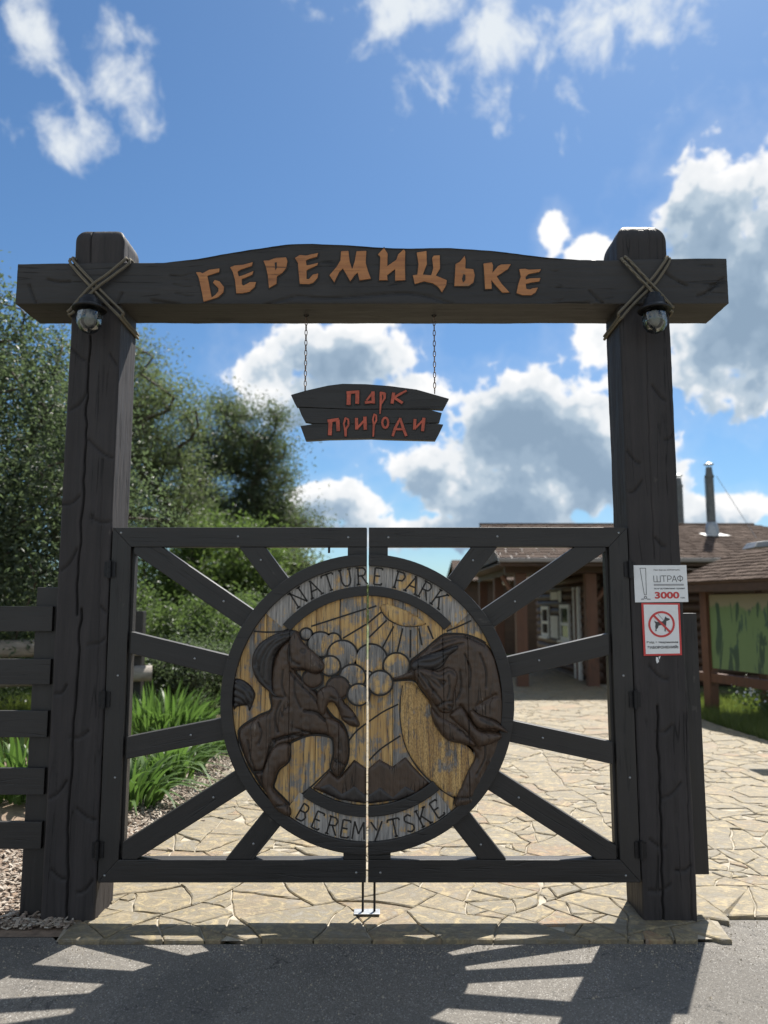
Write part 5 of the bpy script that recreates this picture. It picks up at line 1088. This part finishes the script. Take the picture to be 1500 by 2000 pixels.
def leaf_mesh(name, C, size, flat=.35):
    """rhombic leaves at the points C"""
    n = len(C); a = rng.normal(size=(n, 3)); a[:, 2] *= .8; a[:, 2] -= .25; a /= np.linalg.norm(a, axis=1)[:, None]
    b = rng.normal(size=(n, 3)); b -= (b * a).sum(1)[:, None] * a; b /= np.linalg.norm(b, axis=1)[:, None]
    s = size * rng.uniform(.65, 1.35, n)[:, None]; w_ = s * flat; nr = np.cross(a, b)
    V = np.stack([C - a * s * .5, C + b * w_ * .5 + nr * s * .06, C + a * s * .5, C - b * w_ * .5 + nr * s * .06], 1).reshape(-1, 3)
    F = np.arange(n * 4).reshape(-1, 4); return np_mesh(name, V, F)
def tree(name, label, base, ells, ncl, per, crad, lsize, mat, group, trunk_r=.16, cat='tree', flat=.35, vis=None):
    """trunk with limbs grown to cluster centres that fill the ellipsoids, leaves round every cluster"""
    q = random.Random(hash(label) % 1000 if False else len(label) * 7 + ncl); base = Vector(base)
    t = thing(name, label, cat, base, group)
    vol = [rx * ry * rz for (_, (rx, ry, rz)) in ells]; cs = []
    while len(cs) < ncl:
        c, r = q.choices(ells, vol)[0]
        d = Vector((q.gauss(0, 1), q.gauss(0, 1), q.gauss(0, 1))).normalized() * (q.random() ** .38)
        p = Vector((c[0] + d.x * r[0], c[1] + d.y * r[1], c[2] + d.z * r[2]))
        if noise.noise(p * .9 / max(.6, r[0] * .5)) < -.22: continue
        cs.append(p)
    cen = sum(cs, Vector()) / ncl; zlo = min(c.z for c in cs)
    nodes = [base + Vector((0, 0, -.1))]; par = [-1]
    fork = Vector((base.x + (cen.x - base.x) * .3, base.y, max(.5, base.z + (cen.z - base.z) * .5)))
    for i in range(1, 6): nodes.append(base.lerp(fork, i / 5) + Vector((q.uniform(-.05, .05), q.uniform(-.05, .05), 0))); par.append(len(nodes) - 2)
    for c in sorted(cs, key=lambda c: (c - fork).length):
        bi = min(range(3, len(nodes)), key=lambda i: (nodes[i] - c).length + (.25 if nodes[i].z > c.z else 0))
        a = nodes[bi]; k = max(1, int((c - a).length / .45)); prev = bi
        for j in range(1, k + 1):
            p = a.lerp(c, j / k); p += Vector((q.uniform(-1, 1), q.uniform(-1, 1), q.uniform(-.4, 1))) * .06 * (c - a).length ** .5 * (j < k)
            nodes.append(p); par.append(prev); prev = len(nodes) - 1
    wt_ = [0.0] * len(nodes)
    kids = [0] * len(nodes)
    for i in range(1, len(nodes)): kids[par[i]] += 1
    for i in range(len(nodes) - 1, 0, -1):
        if kids[i] == 0: wt_[i] += 1
        wt_[par[i]] += wt_[i]
    rad = [max(.008, trunk_r * (w_ / max(1, wt_[0])) ** .56) for w_ in wt_]
    mb = MB()
    for i in range(1, len(nodes)):
        mb.tube([nodes[par[i]], nodes[i]], [min(rad[par[i]], rad[i] * 1.5), rad[i]], 6 if rad[i] > .03 else 4, False)
    mb.build('trunk', M['bark'], t, smooth=True)
    C = np.concatenate([np.array(c) + rng.normal(size=(per, 3)) * crad * np.array([1, 1, .75]) * q.uniform(.6, 1.3) for c in cs])
    C = C[C[:, 2] > .03]
    link('crown', leaf_mesh('crown', C, lsize, flat), mat, t); return t
TG = 'trees left of the path'
tree('broadleaf_tree', 'big silver-green tree at the far left behind the gatepost', (-5.9, 10.4, 0), [((-6.0, 10.3, 3.75), (2.4, 1.8, 2.2)), ((-4.9, 9.8, 2.6), (1.0, 1.2, 1.6)), ((-5.5, 10.3, 1.6), (2.0, 1.0, 1.2)), ((-3.75, 10.6, 2.9), (.7, .8, .55))], 420, 250, .28, .070, M['leaf_a'], TG, .22, flat=.45)
tree('willow_tree', 'loose olive-green tree right of the left gatepost', (-6.3, 17, 0), [((-5.6, 17, 6.6), (1.0, 1.2, 1.1)), ((-4.9, 17, 5.6), (1.1, 1.2, 1.0)), ((-6.3, 17, 5.2), (1.6, 1.5, 1.8)), ((-5.0, 17, 4.2), (1.2, 1.2, .9))], 190, 230, .30, .095, M['leaf_b'], TG, .24, flat=.3)
tree('willow_tree', 'tall dark willow farther back, nearest to the hanging sign', (-5.2, 26, 0), [((-5.0, 26, 7.6), (1.5, 1.5, 1.35)), ((-4.2, 26, 6.2), (1.2, 1.4, 1.6)), ((-6.2, 26, 6.2), (1.4, 1.4, 1.5)), ((-5.2, 26, 4.6), (2.2, 1.6, 1.2)), ((-3.2, 26, 4.3), (1.3, 1.3, .8))], 240, 270, .36, .125, M['leaf_c'], TG, .32, flat=.3)
tree('broadleaf_tree', 'low fresh green tree behind the top rail of the left leaf', (-4.6, 20.5, 0), [((-5.6, 20.5, 3.2), (1.6, 1.2, 1.0)), ((-3.9, 20.5, 3.0), (1.4, 1.2, .95)), ((-4.6, 20, 1.8), (2.2, 1.2, 1.0))], 170, 176, .30, .13, M['leaf_d'], TG, .16)
tree('broadleaf_tree', 'round green tree seen just left of the carved disc top', (-2.6, 22, 0), [((-2.7, 22, 2.6), (1.2, 1.1, .75)), ((-2.5, 22, 1.5), (1.5, 1.1, .9)), ((-1.3, 22.6, 1.5), (.8, .9, .9))], 110, 176, .28, .13, M['leaf_b'], TG, .13)
BG = 'bushes behind the gate'
tree('leafy_bush', 'bright leafy bush behind the upper left spokes of the gate', (-3.6, 13.0, 0), [((-3.75, 13, 1.05), (.95, .8, .9)), ((-2.85, 12.8, .85), (.85, .7, .8)), ((-2.0, 13.2, .7), (.6, .6, .65))], 140, 300, .17, .062, M['leaf_e'], BG, .05, 'bush', .5)
tree('leafy_bush', 'darker bush behind the lilies, between post and carved disc', (-2.75, 11.3, 0), [((-2.9, 11.3, .55), (.8, .5, .5)), ((-2.2, 11.5, .5), (.55, .5, .45))], 70, 260, .15, .055, M['leaf_a'], BG, .04, 'bush', .5)
tree('leafy_bush', 'shady bush behind the slat fence under the big tree', (-6.2, 12.0, 0), [((-6.2, 12, 1.3), (1.7, .7, 1.0)), ((-4.6, 12.3, 1.1), (.8, .6, .9))], 90, 260, .22, .075, M['leaf_c'], BG, .06, 'bush', .45)
tree('leafy_bush', 'rounded bush behind the carved disc beside the path', (-1.9, 15, 0), [((-2.2, 15, .9), (1.2, .9, .9))], 80, 260, .2, .07, M['leaf_e'], BG, .05, 'bush', .5)

def blades(name, label, cx, cy, rx, ry, n, h, lean, seed, cat='plant', group='lily clumps beside the path', wd=.024, mat='blade'):
    q = random.Random(seed); t = thing(name, label, cat, (cx, cy, 0), group); V = []; F = []
    for i in range(n):
        a = q.uniform(0, 6.283); r = math.sqrt(q.random()); x, y = cx + rx * r * math.cos(a), cy + ry * r * math.sin(a)
        oa = math.atan2((y - cy) / ry, (x - cx) / rx) + q.uniform(-.9, .9); hh = h * q.uniform(.6, 1.15); ln = lean * q.uniform(.3, 1.3) * (.35 + r)
        dx, dy = math.cos(oa), math.sin(oa); k = len(V); wv = wd * q.uniform(.7, 1.3); S = 6; fa = q.uniform(0, 6.283); px_, py_ = math.cos(fa), math.sin(fa)
        for s in range(S + 1):
            u = s / S; z = hh * (u - .62 * ln * u ** 2.6); d = hh * ln * .95 * u ** 1.8; w_ = wv * (1 - u ** 2.2) * (.6 + .4 * min(1, u * 4)) + .0008
            p = (x + dx * d, y + dy * d, max(.012, z))
            V += [(p[0] - px_ * w_, p[1] - py_ * w_, p[2]), (p[0] + px_ * w_, p[1] + py_ * w_, p[2])]
        F += [(k + 2 * s, k + 2 * s + 1, k + 2 * s + 3, k + 2 * s + 2) for s in range(S)]
    link('leaves', np_mesh('leaves', V, F, True), M[mat], t); return t
blades('lily_plant', 'tall upright clump of green blades behind the gate, left', -2.75, 9.6, .62, .42, 300, .74, .5, 3)
blades('lily_plant', 'arching green clump spilling towards the path behind the left leaf', -2.12, 7.7, .36, .5, 190, .56, .95, 4)
blades('lily_plant', 'low arching clump close behind the left gatepost', -2.15, 6.55, .30, .38, 170, .50, 1.0, 5)
blades('lily_plant', 'green clump of blades behind the slat fence', -3.15, 6.9, .52, .42, 250, .66, .8, 6)
blades('lily_plant', 'drooping clump at the bed edge, tips over the chips', -1.98, 8.9, .22, .34, 150, .42, 1.1, 8)
def grass(name, label, regs, n, h, mat, seed, wd=.004):
    q = np.random.default_rng(seed); tot = sum((r[1] - r[0]) * (r[3] - r[2]) for r in regs); VV = []
    for x0, x1, y0, y1 in regs:
        k = int(n * (x1 - x0) * (y1 - y0) / tot); x = q.uniform(x0, x1, k); y = q.uniform(y0, y1, k); a = q.uniform(0, 6.283, k); hh = h * q.uniform(.4, 1.2, k); l = hh * q.uniform(.1, .7, k); o = q.uniform(0, 6.283, k)
        w_ = wd * q.uniform(.6, 1.5, k); z = np.full(k, -.06)
        VV.append(np.stack([np.c_[x - w_ * np.cos(a), y - w_ * np.sin(a), z], np.c_[x + w_ * np.cos(a), y + w_ * np.sin(a), z], np.c_[x + l * np.cos(o), y + l * np.sin(o), z + hh]], 1))
    V = np.concatenate(VV).reshape(-1, 3)
    tag(link(name, np_mesh(name, V, np.arange(len(V)).reshape(-1, 3)), M[mat]), label, 'grass', kind='stuff')
grass('lawn_grass', 'bright green lawn grass right of the path', [(4.68, 6.6, 7.0, 14.2)], 34000, .17, 'grass', 5, .006)
grass('meadow_grass', 'bright green grass seen between the fence slats', [(-9.0, -3.6, 8.6, 17)], 42000, .26, 'grass', 6, .007)
grass('dry_grass', 'tall dry yellow grass beyond the rail fence', [(-16, -5.5, 17.5, 26)], 22000, .85, 'dry', 7, .012)
# little white flowers by the map stand
def flowers():
    t = thing('flowering_shrub', 'low shrub with small white flowers under the map board', 'shrub', (5.9, 11.3, 0)); q = rnd
    P = [kp(q.uniform(.3, 2.0), q.gauss(.35, .22), abs(q.gauss(.22, .12))) for _ in range(900)]
    link('leaves', leaf_mesh('leaves', np.array([tuple(p) for p in P]), .06, .5), M['leaf_e'], t)
    Q = [kp(q.uniform(.5, 1.9), q.gauss(.25, .2), q.uniform(.25, .5)) for _ in range(90)]
    tag(link('flowers', leaf_mesh('flowers', np.array([tuple(p) for p in Q]), .05, .9), M['plate'], t), kind='stuff')
flowers()
# weathered rail fence behind the slats
M['grey_rail'] = wood('sun bleached rails', 'x', (.20, .175, .15), (.38, .345, .30), (.12, .10, .08), .0, .8, .5, .6)
rf = thing('rail_fence', 'weathered grey rail fence running behind the slat fence', 'fence', (-4.4, 9.0, 0))
for z0, z1, r in ((1.12, 1.10, .115), (.70, .76, .10)):
    pts = [(-8.5 + i * .55, 8.1 + i * .20, z0 + (z1 - z0) * i / 10 + rnd.uniform(-.008, .008)) for i in range(11)]
    MB().tube(pts, [r * rnd.uniform(.92, 1.08) for _ in pts], 9).build('rail', M['grey_rail'], rf, smooth=True)
for i in (0, 4.5, 9.6):
    x, y = -8.5 + i * .55, 8.22 + i * .20
    MB().box(x - .07, x + .07, y, y + .14, -.1, 1.56).build('post', M['black_z'], rf, bev=.01)
# far wood closing the horizon
def far_wood():
    C = []
    for i in range(420):
        x = rng.uniform(-70, 75); y = rng.uniform(70, 82); h = 3.6 + 1.6 * noise.noise(Vector((x * .11, 2, 0))) + 1.2 * noise.noise(Vector((x * .5, 7, 0)))
        C.append(np.c_[x + rng.normal(size=120) * 1.0, y + rng.normal(size=120), np.abs(rng.uniform(0, 1, 120)) ** .7 * h])
    tag(link('woodland', leaf_mesh('woodland', np.concatenate(C), .6, .6), M['leaf_c']), 'distant line of trees closing the horizon', 'wood', kind='stuff')
far_wood()
